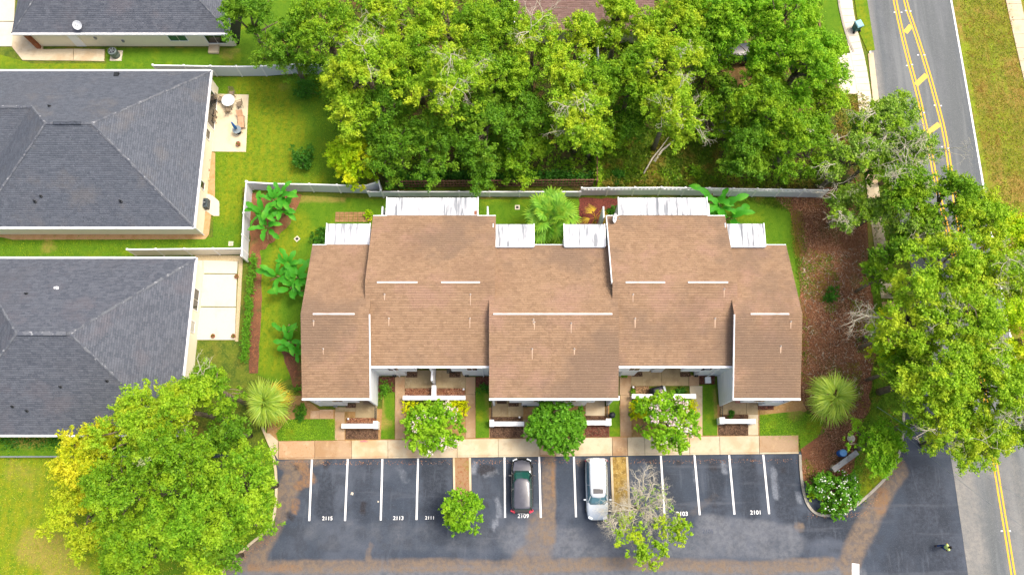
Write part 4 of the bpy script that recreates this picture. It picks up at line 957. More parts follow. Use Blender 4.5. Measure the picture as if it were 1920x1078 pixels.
for i, yf_ in enumerate(unit_y):
    xa, xb = WX[i]-OV, WX[i+1]+OV; ym = yf_+DEP/2; yb = yf_+DEP; zr = ZT+SL*DEP/2
    # keep each roof's skin from lying inside the neighbour's plane
    xa += .004*i; xb += .004*i
    fs = [[(xa, yf_, ZT), (xb, yf_, ZT), (xb, ym, zr), (xa, ym, zr)], [(xa, yb, ZT), (xb, yb, ZT), (xb, ym, zr), (xa, ym, zr)]]
    for a, b in cover_rng[i]:
        pa = P(a, 440 if i % 2 == 0 else 395, ZT).x+.05; pb = P(b, 440 if i % 2 == 0 else 395, ZT).x-.05
        fs.append([(pa, yb, ZT), (pb, yb, ZT), (pb, yb+.42, ZT-SL*.42), (pa, yb+.42, ZT-SL*.42)])
    ro = roof_mesh('roof', [[T(p) for p in f] for f in fs], tan_shingle, th, .15); roofs.append(ro)
    # body under the roof
    xl, xr_ = WX[i]+.003, WX[i+1]-.003; yw0, yw1 = yf_+REC, yb-.15
    def zz(y): return zroof(y, yf_)-.12
    pts = [(yw0, 0), (yw1, 0), (yw1, zz(yw1)), (ym, zz(ym)), (yw0, zz(yw0))]
    mb = MB(); n = 5
    mb.add([T((xl, y, z)) for y, z in pts]+[T((xr_, y, z)) for y, z in pts], [tuple(range(n)), tuple(range(2*n-1, n-1, -1))]+[(k, k+n, (k+1) % n+n, (k+1) % n) for k in range(n)])
    mb.build('wall', white_wall, th)
    tb(xa, xb, yf_-.1, yf_+.06, ZT-.2, ZT+.03, 'gutter', white_trim)
    tb(xa, xb, yb-.02, yb+.07, ZT-.22, ZT-.02, 'fascia', white_trim)
    # cheeks of the front recess, full depth of the party walls
    for xx in (xl, xr_-.16): 
        tb(xx, xx+.16, yf_+.04, yw0+.01, 0, ZT-.1, 'wall')
# front bays: (unit, lower px range, upper px range, base py)
bays = [(0, 599, 652, 599, 668, 766), (1, 698, 763, 698, 778, 706), (1, 869, 917, 845, 917, 706), (2, 978, 1096, 955, 1117, 763), (3, 1160, 1188, 1160, 1222, 704), (3, 1301, 1371, 1283, 1371, 704), (4, 1421, 1451, 1397, 1451, 758)]
for u, a, b, c, d, py in bays:
    yf_ = unit_y[u]; xl, xr_ = WX[u]+.17, WX[u+1]-.17
    def X(px): return min(max(P(px, py, 0).x, xl), xr_)
    def X2(px, z=4.0): return min(max(P(px, py-(py-745 if u % 2 == 0 else py-688)*.7, z).x, xl), xr_)
    tb(X(a), X(b), yf_+.06, yf_+REC+.02, 0, 2.55, 'front_bay', white_wall)
    tb(X2(c), X2(d), yf_+.045, yf_+REC+.03, 2.552, ZT-.12, 'front_bay', white_wall)
for u, px in ((0, 632), (1, 737), (1, 885), (2, 1010), (2, 1070), (3, 1190), (3, 1325), (4, 1425)):
    window(th, T((P(px, 745 if u % 2 == 0 else 688, 4).x, unit_y[u]+.04, 3.9)), (0, -1, 0), .9, 1.1, 2, depth_=.03)
# divider walls between paired entries
tb(P(815, 720).x-.08, P(815, 720).x+.08, YB-.75, YB+REC, 0, 2.6, 'divider_wall', white_trim)
tb(P(815, 720).x-.1, P(815, 720).x+.1, YB+.02, YB+REC+.01, 2.6, ZT-.15, 'divider_wall', white_trim)
tb(P(1237, 700).x-.8, P(1237, 700).x+.1, YB+.35, YB+REC, 0, ZT-.15, 'divider_wall', white_wall)
tb(P(1160, 700).x+.05, P(1160, 700).x+.12, YB+.0, YB+.02, 0, 1, 'wall')
# doors in the recess
door_m = mat('brown_door', '#5f4235', [('n', 3, '#47302a', .45, .6, .6)], rough=.6)
for px, u in ((790, 1), (850, 1), (688, 0), (936, 2), (1128, 2), (1222, 3), (1262, 3), (1375, 4)):
    x = P(px, 700 if u % 2 else 760).x; yy = unit_y[u]+REC
    tb(x-.45, x+.45, yy-.05, yy+.01, .13, 2.2, 'front_door', door_m)
# ridge vents
rv_mat = mat('ridge_vent_white', '#f4e9e2', [('n', 1.1, '#d2b4a0', .5, .72, .8)], rough=.6, k=.72)
for a, b, u, py in ((587, 665, 0, 587), (707, 783, 1, 530), (827, 900, 1, 530), (925, 1148, 2, 586), (1173, 1247, 3, 529), (1290, 1365, 3, 529), (1407, 1479, 4, 584)):
    ym = unit_y[u]+DEP/2; zr = ZT+SL*DEP/2
    MB().box(P(a, py, zr).x-TL.x, P(b, py, zr).x-TL.x, ym-.065-TL.y, ym+.065-TL.y, zr-.02, zr+.06).build('ridge_vent', rv_mat, roofs[u])
# rake boards on the exposed gable edges
for x, yf_, a, b in ((WX[1]+OV+.04, YA, 0, .5), (WX[3]-OV-.04, YB, .5, 1), (WX[4]-OV+.03, YA, 0, .5), (WX[3]+OV+.05, YA, 0, .02)):
    y0, y1 = yf_+DEP*a, yf_+DEP*b
    MB().beam(T((x, y0-.05, zroof(y0, yf_)-.08)), T((x, y1, zroof(y1, yf_)-.08)), .08, .24).build('rake_board', white_trim, th)
# plumbing vents with pale streaks below them
streak = mat('pale_streak', '#cbb098', [('n', 6, '#cfae8c', .45, .65, .7)], rough=.9, k=.75)
for px, py, u in ((588, 603, 0), (606, 655, 0), (721, 553, 1), (882, 553, 1), (729, 598, 1), (881, 598, 1), (1002, 605, 2), (1071, 607, 2), (998, 655, 2), (1077, 655, 2), (1187, 553, 3), (1358, 543, 3), (1191, 598, 3), (1341, 598, 3), (1483, 604, 4), (1464, 650, 4), (1000, 600, 2)):
    q = on_plane(px, py, Vector((0, unit_y[u], ZT)), Vector((0, -SL, 1)))
    L = random.uniform(.3, .8); w = random.uniform(.04, .07)
    v = [(q.x-w, q.y), (q.x+w, q.y), (q.x+w*.5, q.y-L), (q.x-w*.5, q.y-L)]
    MB().add([T((a, b, ZT+SL*(b-unit_y[u])+.006)) for a, b in v], [(3, 2, 1, 0)]).build('streak', streak, roofs[u])
    vent_pipe(roofs[u], q.x-TL.x, q.y+.05-TL.y, q.z, .035, .2, mat('vent_paint', '#cfc4b8', rough=.6) if 'vent_paint' not in MATS else MATS['vent_paint'])
# metal covered rear bump-outs, each with ribs
for u, a, b, t, bt, dz in ((0, 612, 693, 419, 452, 0), (1, 725, 896, 370, 401, 0), (2, 925, 1001, 420, 452, .35), (2, 1058, 1134, 420, 452, .35), (3, 1160, 1326, 370, 402, .05), (4, 1361, 1433, 419, 450, .35)):
    z = ZT+dz; xa, xb = P(a, (t+bt)/2, z).x, P(b, (t+bt)/2, z).x; yn = P(a, t, z).y; yb = unit_y[u]+DEP
    y_s = yb+.05 if dz < .1 else yb-.25
    cv = MB().add([T(p) for p in [(xa, y_s, z), (xb, y_s, z), (xb, yn, z-.1), (xa, yn, z-.1), (xa, y_s, z-.12), (xb, y_s, z-.12), (xb, yn, z-.2), (xa, yn, z-.2)]], [(0, 1, 2, 3), (7, 6, 5, 4), (4, 5, 1, 0), (5, 6, 2, 1), (6, 7, 3, 2), (7, 4, 0, 3)]).build('metal_cover', metal_roof, th)
    n = int((xb-xa)/.42); rb = MB()
    for k in range(n+1):
        x = xa+.04+(xb-xa-.08)*k/n
        MB().beam(T((x, y_s+.02, z+.02)), T((x, yn-.01, z-.08)), .05, .045).build('rib', metal_roof, cv)
    tb(xa-.05, xa+.02, y_s, yn+.02, z-.22, z+.05, 'fascia', white_trim); tb(xb-.02, xb+.05, y_s, yn+.02, z-.22, z+.05, 'fascia', white_trim)
    if dz > .1: tb(xa+.02, xb-.02, y_s-.06, y_s-.002, z-.45, z+.02, 'fascia', mat('fascia_grey_%d' % a, '#d3dbe3', rough=.5))
    tb(xa+.1, xb-.1, yb-.14, yn-.12, 0, z-.2, 'rear_bay', white_wall)
    window(th, T(((xa+xb)/2, yn-.11, 1.4)), (0, 1, 0), min(1.8, (xb-xa)*.5), 1.2, 2)
# little privacy fins with white caps beside the rear bays
for px in (715, 914, 1133):
    q = P(px, 405, ZT); tb(q.x-.06, q.x+.06, YB+DEP-.05, YB+DEP+1.0, 0, ZT-.35, 'privacy_fin', white_wall)
tb(P(1326, 390, 5).x+.0, P(1326, 390, 5).x+.14, YB+DEP, YB+DEP+1.2, ZT-.3, ZT-.12, 'rear_gutter', white_trim)
tb(P(892, 398, 5).x-.1, P(892, 398, 5).x+.1, YB+DEP+.1, YB+DEP+.45, ZT-.3, ZT+.02, 'rear_gutter', mat('rusty_gutter', '#a0684a', rough=.8))
# downspouts
for x, y in ((P(750, 706).x, YB), (P(907, 706).x, YB), (P(1325, 704).x, YB)):
    MB().tube([T((x-.6, y-.02, ZT-.15)), T((x-.3, y-.03, ZT-.5)), T((x, y-.03, ZT-.9)), T((x, y-.03, .1))], .05, 6).build('downspout', white_trim, th)
# wall lamps
for px, py, u in ((741, 706, 1), (876, 706, 1), (984, 763, 2), (1303, 703, 3), (631, 765, 0)):
    x = P(px, py).x; y = unit_y[u]+.0
    for s in (-.09, .09): tb(x+s-.06, x+s+.06, y-.1, y+.04, .35, .6, 'meter_box', black_plastic if u else grey_metal)
# low patio walls of the homes: (top-face px x0,x1, py0,py1, square pier px)
def low_wall(px0, px1, py0, py1, piers=(), h=1.05):
    q0 = P(px0, py1, h); q1 = P(px1, py0, h); yy0 = (P(px0, py1, h).y+P(px1, py1, h).y)/2
    x0, x1, y0, y1 = q0.x, q1.x, q0.y, q1.y
    tb(x0, x1, y0+.05, y1-.05, 0, h-.06, 'patio_wall', white_wall); o = tb(x0-.04, x1+.04, y0, y1, h-.058, h, 'wall_cap', white_trim)
    for a, b, c, d in piers:
        r0 = P(a, d, h+.05); r1 = P(b, c, h+.05); tb(r0.x, r1.x, r0.y, r1.y, 0, h+.05, 'pier', white_trim)
low_wall(641, 707, 794, 802.5, [(699, 708.5, 789, 803)])
low_wall(756, 872, 741.5, 749.5, [(809, 817.5, 722, 741)])
low_wall(919, 982, 790, 798.5, [(918, 926, 786.5, 799)])
low_wall(1100, 1145, 788, 796.5, [(1137, 1146, 784.5, 797)])
low_wall(1186, 1304, 738.5, 746.5, [(1296, 1305, 738, 747)])
low_wall(1351, 1416, 785.5, 793.5, [(1350, 1359, 782, 794), (1407, 1416.5, 785, 794)])
# iron railings between pier and building
for px, ya, yb_, n in ((706, 764, 786, 7), (922.5, 762, 784, 7), (1137, 760, 783, 7), (1350, 762, 784, 7)):
    a = P(px, ya, .1); b = P(px, yb_, .1)
    for zz_ in (.2, 1.0): MB().beam(T((a.x, a.y, zz_)), T((b.x, b.y, zz_)), .04, .03).build('railing', dark_hole, th)
    for k in range(n):
        y = a.y+(b.y-a.y)*(k+.5)/n; MB().box(a.x-.015-TL.x, a.x+.015-TL.x, y-.015-TL.y, y+.015-TL.y, .1, 1.0).build('railing_bar', dark_hole, th)

# ================================================================== FENCES
def fence(pts, h, label, m=vinyl, step=2.4, group=None, thick=.05, cat='fence', lattice=False, name='fence', px=True):
    pts = [P(a, b, h) for a, b in pts] if px else pts
    pts = [Vector((p.x, p.y, 0)) for p in pts]
    root = empty(name, pts[0], 0, label, cat, group); o = pts[0]
    hp = h-.42 if lattice else h; trim_ = wood_brown if m is wood_brown else white_trim
    for a, b in zip(pts[:-1], pts[1:]):
        L = (b-a).length; n = max(1, round(L/step)); d = (b-a).normalized(); s = Vector((-d.y, d.x, 0))
        for k in range(n):
            p = a.lerp(b, k/n)-o; q = a.lerp(b, (k+1)/n)-o
            MB().obox((p+q)/2+Vector((0, 0, hp/2+.02)), d, s, (0, 0, 1), L/n/2-.07, thick/2, hp/2-.06).build('panel', m, root)
            MB().obox((p+q)/2+Vector((0, 0, hp)), d, s, (0, 0, 1), L/n/2-.065, .055, .045).build('top_rail', trim_, root)
            if lattice:
                MB().obox((p+q)/2+Vector((0, 0, h)), d, s, (0, 0, 1), L/n/2-.065, .05, .04).build('top_rail', white_trim, root)
                mb = MB(); kk = int(L/n/.34)
                for j in range(kk):
                    c = p.lerp(q, (j+.5)/kk); mb.obox(c+Vector((0, 0, (hp+h)/2)), d, s, (0, 0, 1), .09, .02, (h-hp)/2-.04)
                mb.build('lattice', white_trim, root)['kind'] = 'stuff'
    allp = []
    for a, b in zip(pts[:-1], pts[1:]):
        L = (b-a).length; n = max(1, round(L/step)); allp += [a.lerp(b, k/n) for k in range(n)]
    allp.append(pts[-1])
    pm = MB().box(-.065, .065, -.065, .065, 0, h+.08).box(-.09, .09, -.09, .09, h+.081, h+.12).add([(-.09, -.09, h+.121), (.09, -.09, h+.121), (.09, .09, h+.121), (-.09, .09, h+.121), (0, 0, h+.18)], [(0, 1, 4), (1, 2, 4), (2, 3, 4), (3, 0, 4)]).mesh('post')
    pm.materials.append(trim_)
    for p in allp: link_mesh('post', pm, None, root, tuple(p-o))
    return root
fence([(287, 123), (345, 124), (395, 125), (443, 125.5), (490, 125), (540, 121), (590, 122), (640, 124)], 1.8, 'white vinyl fence above the big slate roof, running right into the trees', step=2.5)
fence([(239, 468), (453, 466)], 1.8, 'cream vinyl fence between the two slate-roofed houses', m=vinyl_cream, step=2.6)
fence([(462, 341), (457, 400), (453, 480)], 1.8, 'white vinyl fence running down beside the banana plants', step=2.4)
fence([(464, 342), (515, 345), (580, 346), (684, 349), (710, 341), (714, 357)], 1.8, 'white vinyl fence above the banana plants with a kinked end panel', step=2.4)
fence([(690, 360), (1088, 360)], 1.15, 'low plain grey-white fence behind the left and middle homes', step=3.0, thick=.1)
fence([(1091, 353), (1240, 352), (1420, 355), (1552, 357)], 1.8, 'white vinyl fence with open lattice top behind the right-hand homes', lattice=True, step=2.4)
fence([(1117, -20), (1119, 30), (1122, 112)], 1.7, 'narrow white fence running down from the top edge right of the brown roof', step=2.4)
fence([(1120, 240), (1120, 338)], 1.5, 'vine-covered wooden fence running up from the lattice fence into the woods', m=wood_brown, step=2.4)
# long wooden rail fence behind
wf_a, wf_b = P(728, 353), P(1112, 350)
wf = empty('wooden_fence', wf_a, 0, 'old brown wooden rail fence overgrown with vines above the low white fence', 'fence'); d = (wf_b-wf_a); L = d.length; d.normalize(); s = Vector((-d.y, d.x, 0))
for zz_ in (.35, .95, 1.6):
    for k in range(6): MB().obox(d*(L*(k+.5)/6)+Vector((0, 0, zz_)), d, s, (0, 0, 1), L/12-.02, .04, .05).build('rail', wood_brown, wf)
pk = MB().box(-.05, .05, -.02, .02, .08, 1.72).mesh('picket'); pk.materials.append(wood_brown)
for k in range(70):
    p = d*(L*(k+.5)/70); o = link_mesh('picket', pk, None, wf, (p.x, p.y+.06, 0)); o.rotation_euler = (0, random.uniform(-.05, .05), math.atan2(d.y, d.x))
# grey edging rail south-west
a, b = P(-60, 857), P(330, 856)
rl = empty('low_rail_fence', a, 0, 'low grey rail along the lawn under the charcoal roof at the left edge', 'fence')
MB().beam((0, 0, .75), (b-a)+Vector((0, 0, .75)), .12, .08).build('rail', grey_metal, rl)
for k in range(9):
    p = (b-a)*(k/8); MB().box(p.x-.05, p.x+.05, p.y-.05, p.y+.05, 0, .71).build('post', grey_metal, rl)
# lattice border between the drive and the yard up north
o = MB(); ribbon(o, W([(1523, 0), (1532, 66)]), -.08, .08, 0, .9); o = o.build('garden_wall', wood_brown); tag(o, 'low brown wooden border wall beside the grass at the top right', 'wall')
# ================================================================== TREES
leaf_dark2 = leaf_mat('leaves_cool_green', ['#64981c', '#7aac22', '#90bc2a', '#52861a', '#a6c42a'], k=.88)
leaf_yellow2 = leaf_mat('leaves_pale_yellow', ['#a8c022', '#bccc2c', '#90b020', '#c8cc34', '#c4cc30'], k=.9)
GW = 'trees of the wooded lot'
T_ = [
 # px, py, r, top, rz, leaf, label, opts
 (470, 35, 62, 10, 3.2, leaf_dark, 'dark green tree at the top edge just right of the cream house', {}),
 (540, 95, 52, 9, 3, leaf_dark, 'dark shaded tree above the white fence near its right end', {}),
 (612, 60, 78, 12, 3.6, leaf_mid, 'bright green tree with a rounded crown at the top left of the wooded lot', {}),
 (742, 30, 76, 12, 3.4, leaf_bright, 'yellow-green tree cut by the top edge left of the brown roof', dict(bare=3)),
 (840, 55, 66, 11, 3.4, leaf_bright, 'yellow-green tree at the top between two lighter crowns', {}),
 (915, 60, 66, 11, 3.2, leaf_mid, 'green tree just left of the brown roof at the top', {}),
 (690, 130, 80, 13, 3.4, leaf_bright, 'big bright yellow-green tree overhanging the right end of the white fence', dict(bare=3, moss=.12)),
 (720, 215, 58, 9, 2.8, leaf_dark, 'dark tree under the big bright one left of centre in the woods', {}),
 (655, 215, 48, 10, 2.8, leaf_bright, 'yellow-green tree at the left edge of the woods beside the lawn', {}),
 (775, 110, 60, 11, 3, leaf_mid, 'green tree in the left woods between two yellow-green crowns', {}),
 (845, 165, 74, 13, 3.4, leaf_bright, 'bright tree with visible pale limbs in the middle left of the woods', dict(bare=5, moss=.1)),
 (665, 300, 52, 5.5, 2.6, leaf_lime, 'small lime-coloured tree by the white fence at the lawn corner', dict(irregular=.1, size=.17, crad=.6, dens=80, cover=4.5)),
 (745, 275, 62, 8, 2.8, leaf_dark, 'dark green tree above the left end of the wooden fence', {}),
 (820, 270, 66, 9, 3, leaf_dark, 'dense dark tree above the left half of the wooden fence', {}),
 (905, 240, 72, 9.5, 3, leaf_dark, 'dark green tree left of the tree with bare grey limbs', {}),
 (930, 150, 66, 11, 3.2, leaf_mid, 'mid-green tree below the brown roof left of centre', {}),
 (900, 305, 52, 5.5, 2.2, leaf_dark, 'low dark tree right over the middle of the wooden fence', {}),
 (985, 290, 50, 5.5, 2.2, leaf_mid, 'low green tree over the right half of the wooden fence', dict(moss=.1)),
 (1085, 62, 42, 11, 2.8, leaf_bright, 'yellow-green tree against the middle of the brown roof edge', {}),
 (1000, 78, 54, 12, 3, leaf_bright, 'yellow-green tree covering the lower edge of the brown roof', dict(bare=3, moss=.2)),
 (975, 210, 60, 9, 3, leaf_dark, 'shaded tree between the pale-limbed trees in the centre of the woods', {}),
 (1060, 130, 62, 11, 3, leaf_bright, 'pale yellow-green tree left of the narrow white fence', dict(moss=.15)),
 (1090, 215, 66, 11, 3.2, leaf_bright, 'sparse yellow-green tree full of bare grey limbs in the middle of the woods', dict(bare=4, moss=.15)),
 (1160, 40, 50, 10, 3, leaf_bright, 'yellowish tree against the right part of the brown roof', dict(moss=.15)),
 (1185, 150, 58, 10, 3, leaf_mid, 'green tree right of the narrow white fence in the woods', {}),
 (1110, 265, 42, 6, 2.2, leaf_mid, 'small green tree over the vine-covered wooden fence', {}),
 (1150, 255, 38, 5, 2, leaf_mid, 'low green tree at the upper left of the weedy clearing', {}),
 (1122, 165, 46, 10, 3, leaf_mid, 'green tree standing at the lower end of the narrow white fence', {}),
 (1350, 78, 40, 10, 2.8, leaf_fresh, 'green tree whose crown hides the front of the black car', {}),
 (1150, 22, 40, 10, 2.8, leaf_bright, 'yellow-green tree at the top edge over the brown roof', {}),
 (1212, 60, 44, 10, 2.8, leaf_bright, 'yellow-green tree hiding the right end of the brown roof', {}),
 (1305, 95, 48, 10.5, 3, leaf_mid, 'green tree directly left of the black car', {}),
 (1435, 118, 46, 10, 3, leaf_fresh, 'green tree directly right of the black car', {}),
 (1368, 185, 40, 7, 2.4, leaf_dark, 'small dark tree below the sandy clearing', {}),
 (1190, 222, 40, 7, 2.4, leaf_dark, 'small dark tree at the top left of the weedy clearing', {}),
 (1250, 120, 66, 12, 3.2, leaf_bright, 'bright green tree left of the black car in the woods', dict(moss=.1)),
 (1275, 35, 66, 11, 3.2, leaf_bright, 'bright tree at the top edge right of the brown roof', {}),
 (1255, 205, 60, 11, 3, leaf_bright, 'yellow-green tree above the weedy clearing with pale twigs', dict(bare=3, moss=.08)),
 (1375, 35, 72, 12, 3.4, leaf_fresh, 'fresh green tree at the top edge above the black car', {}),
 (1330, 225, 46, 7, 2.4, leaf_mid, 'smaller green tree right of the weedy clearing', dict(bare=2)),
 (1462, 45, 76, 12, 3.4, leaf_fresh, 'fresh green tree at the top edge left of the grass by the footpath', {}),
 (1430, 200, 70, 10, 3.2, leaf_mid, 'round green tree below the black car', {}),
 (1505, 115, 82, 12, 3.4, leaf_fresh, 'large bright tree reaching out to the concrete driveway', {}),
 (1400, 275, 64, 8, 2.8, leaf_dark, 'dark green tree right above the lattice fence', {}),
 (1490, 260, 74, 9, 3, leaf_mid, 'green tree at the lower right corner of the woods', dict(moss=.08)),
 (1545, 200, 46, 8.5, 2.6, leaf_bright, 'yellow-green tree at the woods edge below the concrete driveway', {}),
]
for t in T_: tree(*t[:7], group=GW, **t[7])
GR = 'street trees along the road'
for t in [
 (1660, 235, 62, 9, 2.6, leaf_grey, 'grey-green mossy tree nearest the driveway overhanging the road', dict(moss=.25, bare=5, cover=2.0)),
 (1715, 290, 50, 9, 2.4, leaf_grey, 'grey-green tree spreading over the left lane of the road', dict(moss=.12, bare=3, cover=2.0)),
 (1590, 300, 58, 9, 2.6, leaf_grey, 'mossy grey-green tree above the right end of the lattice fence', dict(moss=.3, bare=4, cover=1.9)),
 (1595, 385, 44, 7, 2.2, leaf_grey, 'thin grey-green tree at the top of the brown leaf bed', dict(moss=.2, bare=4, cover=2.0)),
 (1700, 350, 62, 10, 2.6, leaf_mid, 'mixed green tree right of the bare footpath patch', dict(moss=.2, bare=5, cover=2.0)),
 (1775, 375, 60, 10, 2.8, leaf_mid, 'green tree reaching across the yellow centre lines', dict(moss=.08)),
 (1835, 420, 56, 10, 2.8, leaf_bright, 'yellow-green tree at the right kerb where the road disappears', {}),
 (1715, 430, 52, 8, 2.6, leaf_grey, 'grey-green tree over the footpath beside the leaf bed', dict(moss=.2, bare=5, cover=2.0)),
 (1680, 480, 40, 8, 2.4, leaf_dark, 'dark tree leaning over the footpath', {}),
 (1890, 445, 60, 9, 2.8, leaf_lime, 'yellow tree at the right edge by the grass verge', {}),
 (1770, 500, 74, 12, 3.2, leaf_bright, 'bright tree at the top of the big crowns on the right', dict(moss=.05)),
 (1865, 520, 72, 12, 3.2, leaf_bright, 'bright tree with a grey mossy patch near the right edge', dict(moss=.35, bare=5)),
 (1720, 590, 82, 13, 3.4, leaf_bright, 'bright tree whose bare limb reaches over the leaf bed', dict(bare=2)),
 (1810, 610, 82, 14, 3.4, leaf_bright, 'large bright crown in the centre of the street trees', dict(bare=3)),
 (1895, 640, 72, 13, 3.2, leaf_lime, 'yellow-green crown at the right edge halfway down', dict(moss=.12)),
 (1765, 700, 84, 14, 3.4, leaf_bright, 'bright crown above the end of the orange footpath', {}),
 (1855, 720, 82, 14, 3.4, leaf_bright, 'bright crown with pale twigs low on the right edge', dict(moss=.1, bare=3)),
 (1905, 790, 58, 11, 3, leaf_mid, 'darker green crown at the right edge above the road', {}),
 (1760, 790, 66, 12, 3.2, leaf_bright, 'green crown over the entrance of the parking lot', dict(bare=2)),
 (1825, 820, 62, 11, 3, leaf_bright, 'lowest bright crown touching the end of the yellow line', {}),
 (1632, 300, 44, 8, 2.6, leaf_mid, 'green tree over the footpath between the mossy grey-green ones', {}),
 (1655, 385, 40, 8, 2.6, leaf_grey, 'thin leafy tree covering the footpath right of the leaf bed top', dict(cover=2.0)),
 (1648, 520, 36, 7, 2.2, leaf_mid, 'small leafy tree at the right border of the leaf bed beside the footpath', {}),
 (1665, 628, 44, 8, 2.4, leaf_lime, 'yellow-green branchy tree reaching out over the right side of the leaf bed', dict(crad=.7)),
 (1690, 690, 46, 9, 2.6, leaf_mid, 'green tree just above the orange end of the footpath', {}),
 (1645, 835, 58, 6.5, 2.2, leaf_fresh, 'small green tree beside the wooden sign and blue bin', dict(crad=.7, size=.18, dens=60)),
]: tree(*t[:7], group=GR, **t[7])
for t in [
 (255, 800, 76, 12, 3.2, leaf_bright, 'bright green crown lying over the corner of the charcoal roof', {}),
 (345, 765, 66, 12, 3.2, leaf_bright, 'bright crown between the charcoal roof and the yucca-like palm', {}),
 (405, 737, 56, 11, 3, leaf_mid, 'green crown touching the hedge beside the cream house', dict(bare=1)),
 (428, 806, 50, 8.5, 2.8, leaf_dark, 'dark shaded crown left of the yellowish palm', {}),
 (330, 860, 84, 14, 3.6, leaf_mid, 'large green crown in the middle of the bottom-left grove', dict(moss=.03)),
 (456, 905, 76, 12, 3.4, leaf_dark2, 'green crown overhanging the left edge of the parking lot', {}),
 (240, 920, 84, 13, 3.6, leaf_mid, 'green crown next to the yellow tree at the bottom left', dict(moss=.02)),
 (162, 868, 78, 9, 2.8, leaf_yellow, 'golden yellow tree beside the grey rail at the bottom left', {}),
 (150, 965, 72, 8, 2.8, leaf_yellow2, 'pale yellow-green tree over the sunny lawn at the bottom left', {}),
 (350, 970, 84, 13, 3.6, leaf_dark2, 'green crown near the bottom edge of the grove', {}),
 (270, 1030, 84, 12, 3.4, leaf_mid, 'green crown cut by the bottom edge on its left side', {}),
 (462, 962, 50, 8, 2.6, leaf_dark2, 'green crown hanging over the western kerb of the parking lot', {}),
 (395, 1052, 52, 10, 2.8, leaf_bright, 'bright crown at the bottom edge left of the pale kerb', {}),
 (400, 1000, 60, 11, 3.2, leaf_dark, 'darker crown beside the pale kerb at the bottom', {}),
]: tree(*t[:7], group='grove at the lower left', **t[7])

# trees in front of the homes
tree(811, 800, 56, 4.6, 1.5, leaf_fresh, 'flowering tree with pale pink blossoms left of the plain green one', name='flowering_tree', group='crape myrtles before the homes', crad=.5, dens=60, size=.26, irregular=.12, extra=(petal, .1, .14), cover=3.6, trunk_r=.09)
tree(1043, 799, 57, 4.8, 1.6, leaf_deep, 'plain green round tree without blossoms between the two flowering ones', name='ornamental_tree', crad=.5, dens=66, size=.27, irregular=.06, cover=4.6, trunk_r=.1)
tree(1252, 790, 60, 4.8, 1.5, leaf_fresh, 'flowering tree with dense pale pink blossoms on the right beside the black grill', name='flowering_tree', group='crape myrtles before the homes', crad=.5, dens=60, size=.26, irregular=.14, extra=(petal, .2, .15), cover=3.6, trunk_r=.09)
tree(865, 958, 42, 4.2, 1.5, leaf_fresh, 'small fresh green tree at the end of the planting strip beside stall 2111', name='ornamental_tree', crad=.42, dens=70, size=.2, irregular=.14, cover=4.5, trunk_r=.07)
# half-dead tree
r_ = np.random.default_rng(11)
c = P(1188, 950, 0); hd = empty('half_dead_tree', (c.x, c.y, 0), 0, 'half-dead tree of pale bare twigs with leaves only on its lower side', 'tree')
mb = MB(); mb.tube([(0, 0, -.05), (.1, -.1, 1.0), (.1, -.2, 1.9)], [.16, .12, .1], 7); mb.build('trunk', bark, hd, smooth=True)
bb = MB()
for tx, ty in ((1145, 985), (1160, 945), (1200, 900), (1210, 880), (1240, 930), (1180, 1000), (1130, 980), (1250, 950), (1215, 960), (1170, 960), (1265, 1000), (1190, 930), (1230, 910), (1150, 1000), (1225, 985), (1140, 960)):
    q = P(tx, ty, 3.6)-c; q = Vector((q.x, q.y, 3.5+r_.normal()*.3)); pts = limb(bb, (.1, -.2, 1.8), q*.6+Vector((0, 0, 1.2)), .055, .03, r_, 5)
    twig_tree(bb, pts[-1], Vector((q.x, q.y, .8)), .85, .045, r_, 5, .9); twig_tree(bb, pts[-2], Vector((q.x, q.y, 1.5)), .7, .04, r_, 5, 1.0)
    twig_tree(bb, pts[2], Vector((q.x, q.y, .5))+Vector(r_.normal(size=3))*.5, .7, .035, r_, 5, .9)
bb.build('bare_branches', bark_pale, hd)['kind'] = 'stuff'
cl = []
for tx, ty, n in ((1165, 990, 4), (1195, 1010, 6), (1240, 990, 7), (1265, 980, 6), (1210, 1035, 6), (1240, 1020, 5), (1270, 1005, 5), (1195, 1045, 4), (1225, 1050, 3), (1175, 1012, 3), (1280, 985, 2)):
    q = P(tx, ty, 3.8)-c
    for _ in range(n+2): cl.append((q.x+r_.normal()*.4, q.y+r_.normal()*.4, 3.6+r_.normal()*.35, .4))
pos, nr = clump_leaves(cl, 60, r_); link_mesh('crown', leaves_mesh('crown', pos, nr, .2, seed=3), leaf_bright, hd)
cl = [(P(x, y, 3.8).x-c.x, P(x, y, 3.8).y-c.y, 3.5+r_.normal()*.2, .5) for x, y in ((1215, 925), (1235, 935), (1245, 920), (1200, 940), (1250, 945), (1225, 950), (1170, 975), (1190, 965), (1225, 912), (1180, 985), (1205, 985), (1225, 975), (1250, 970), (1160, 965), (1262, 960), (1185, 1000), (1215, 1005), (1195, 920), (1145, 980))]
pos, nr = clump_leaves(cl, 26, r_); link_mesh('sparse_leaves', leaves_mesh('sparse_leaves', pos, nr, .16, seed=4), leaf_grey, hd)
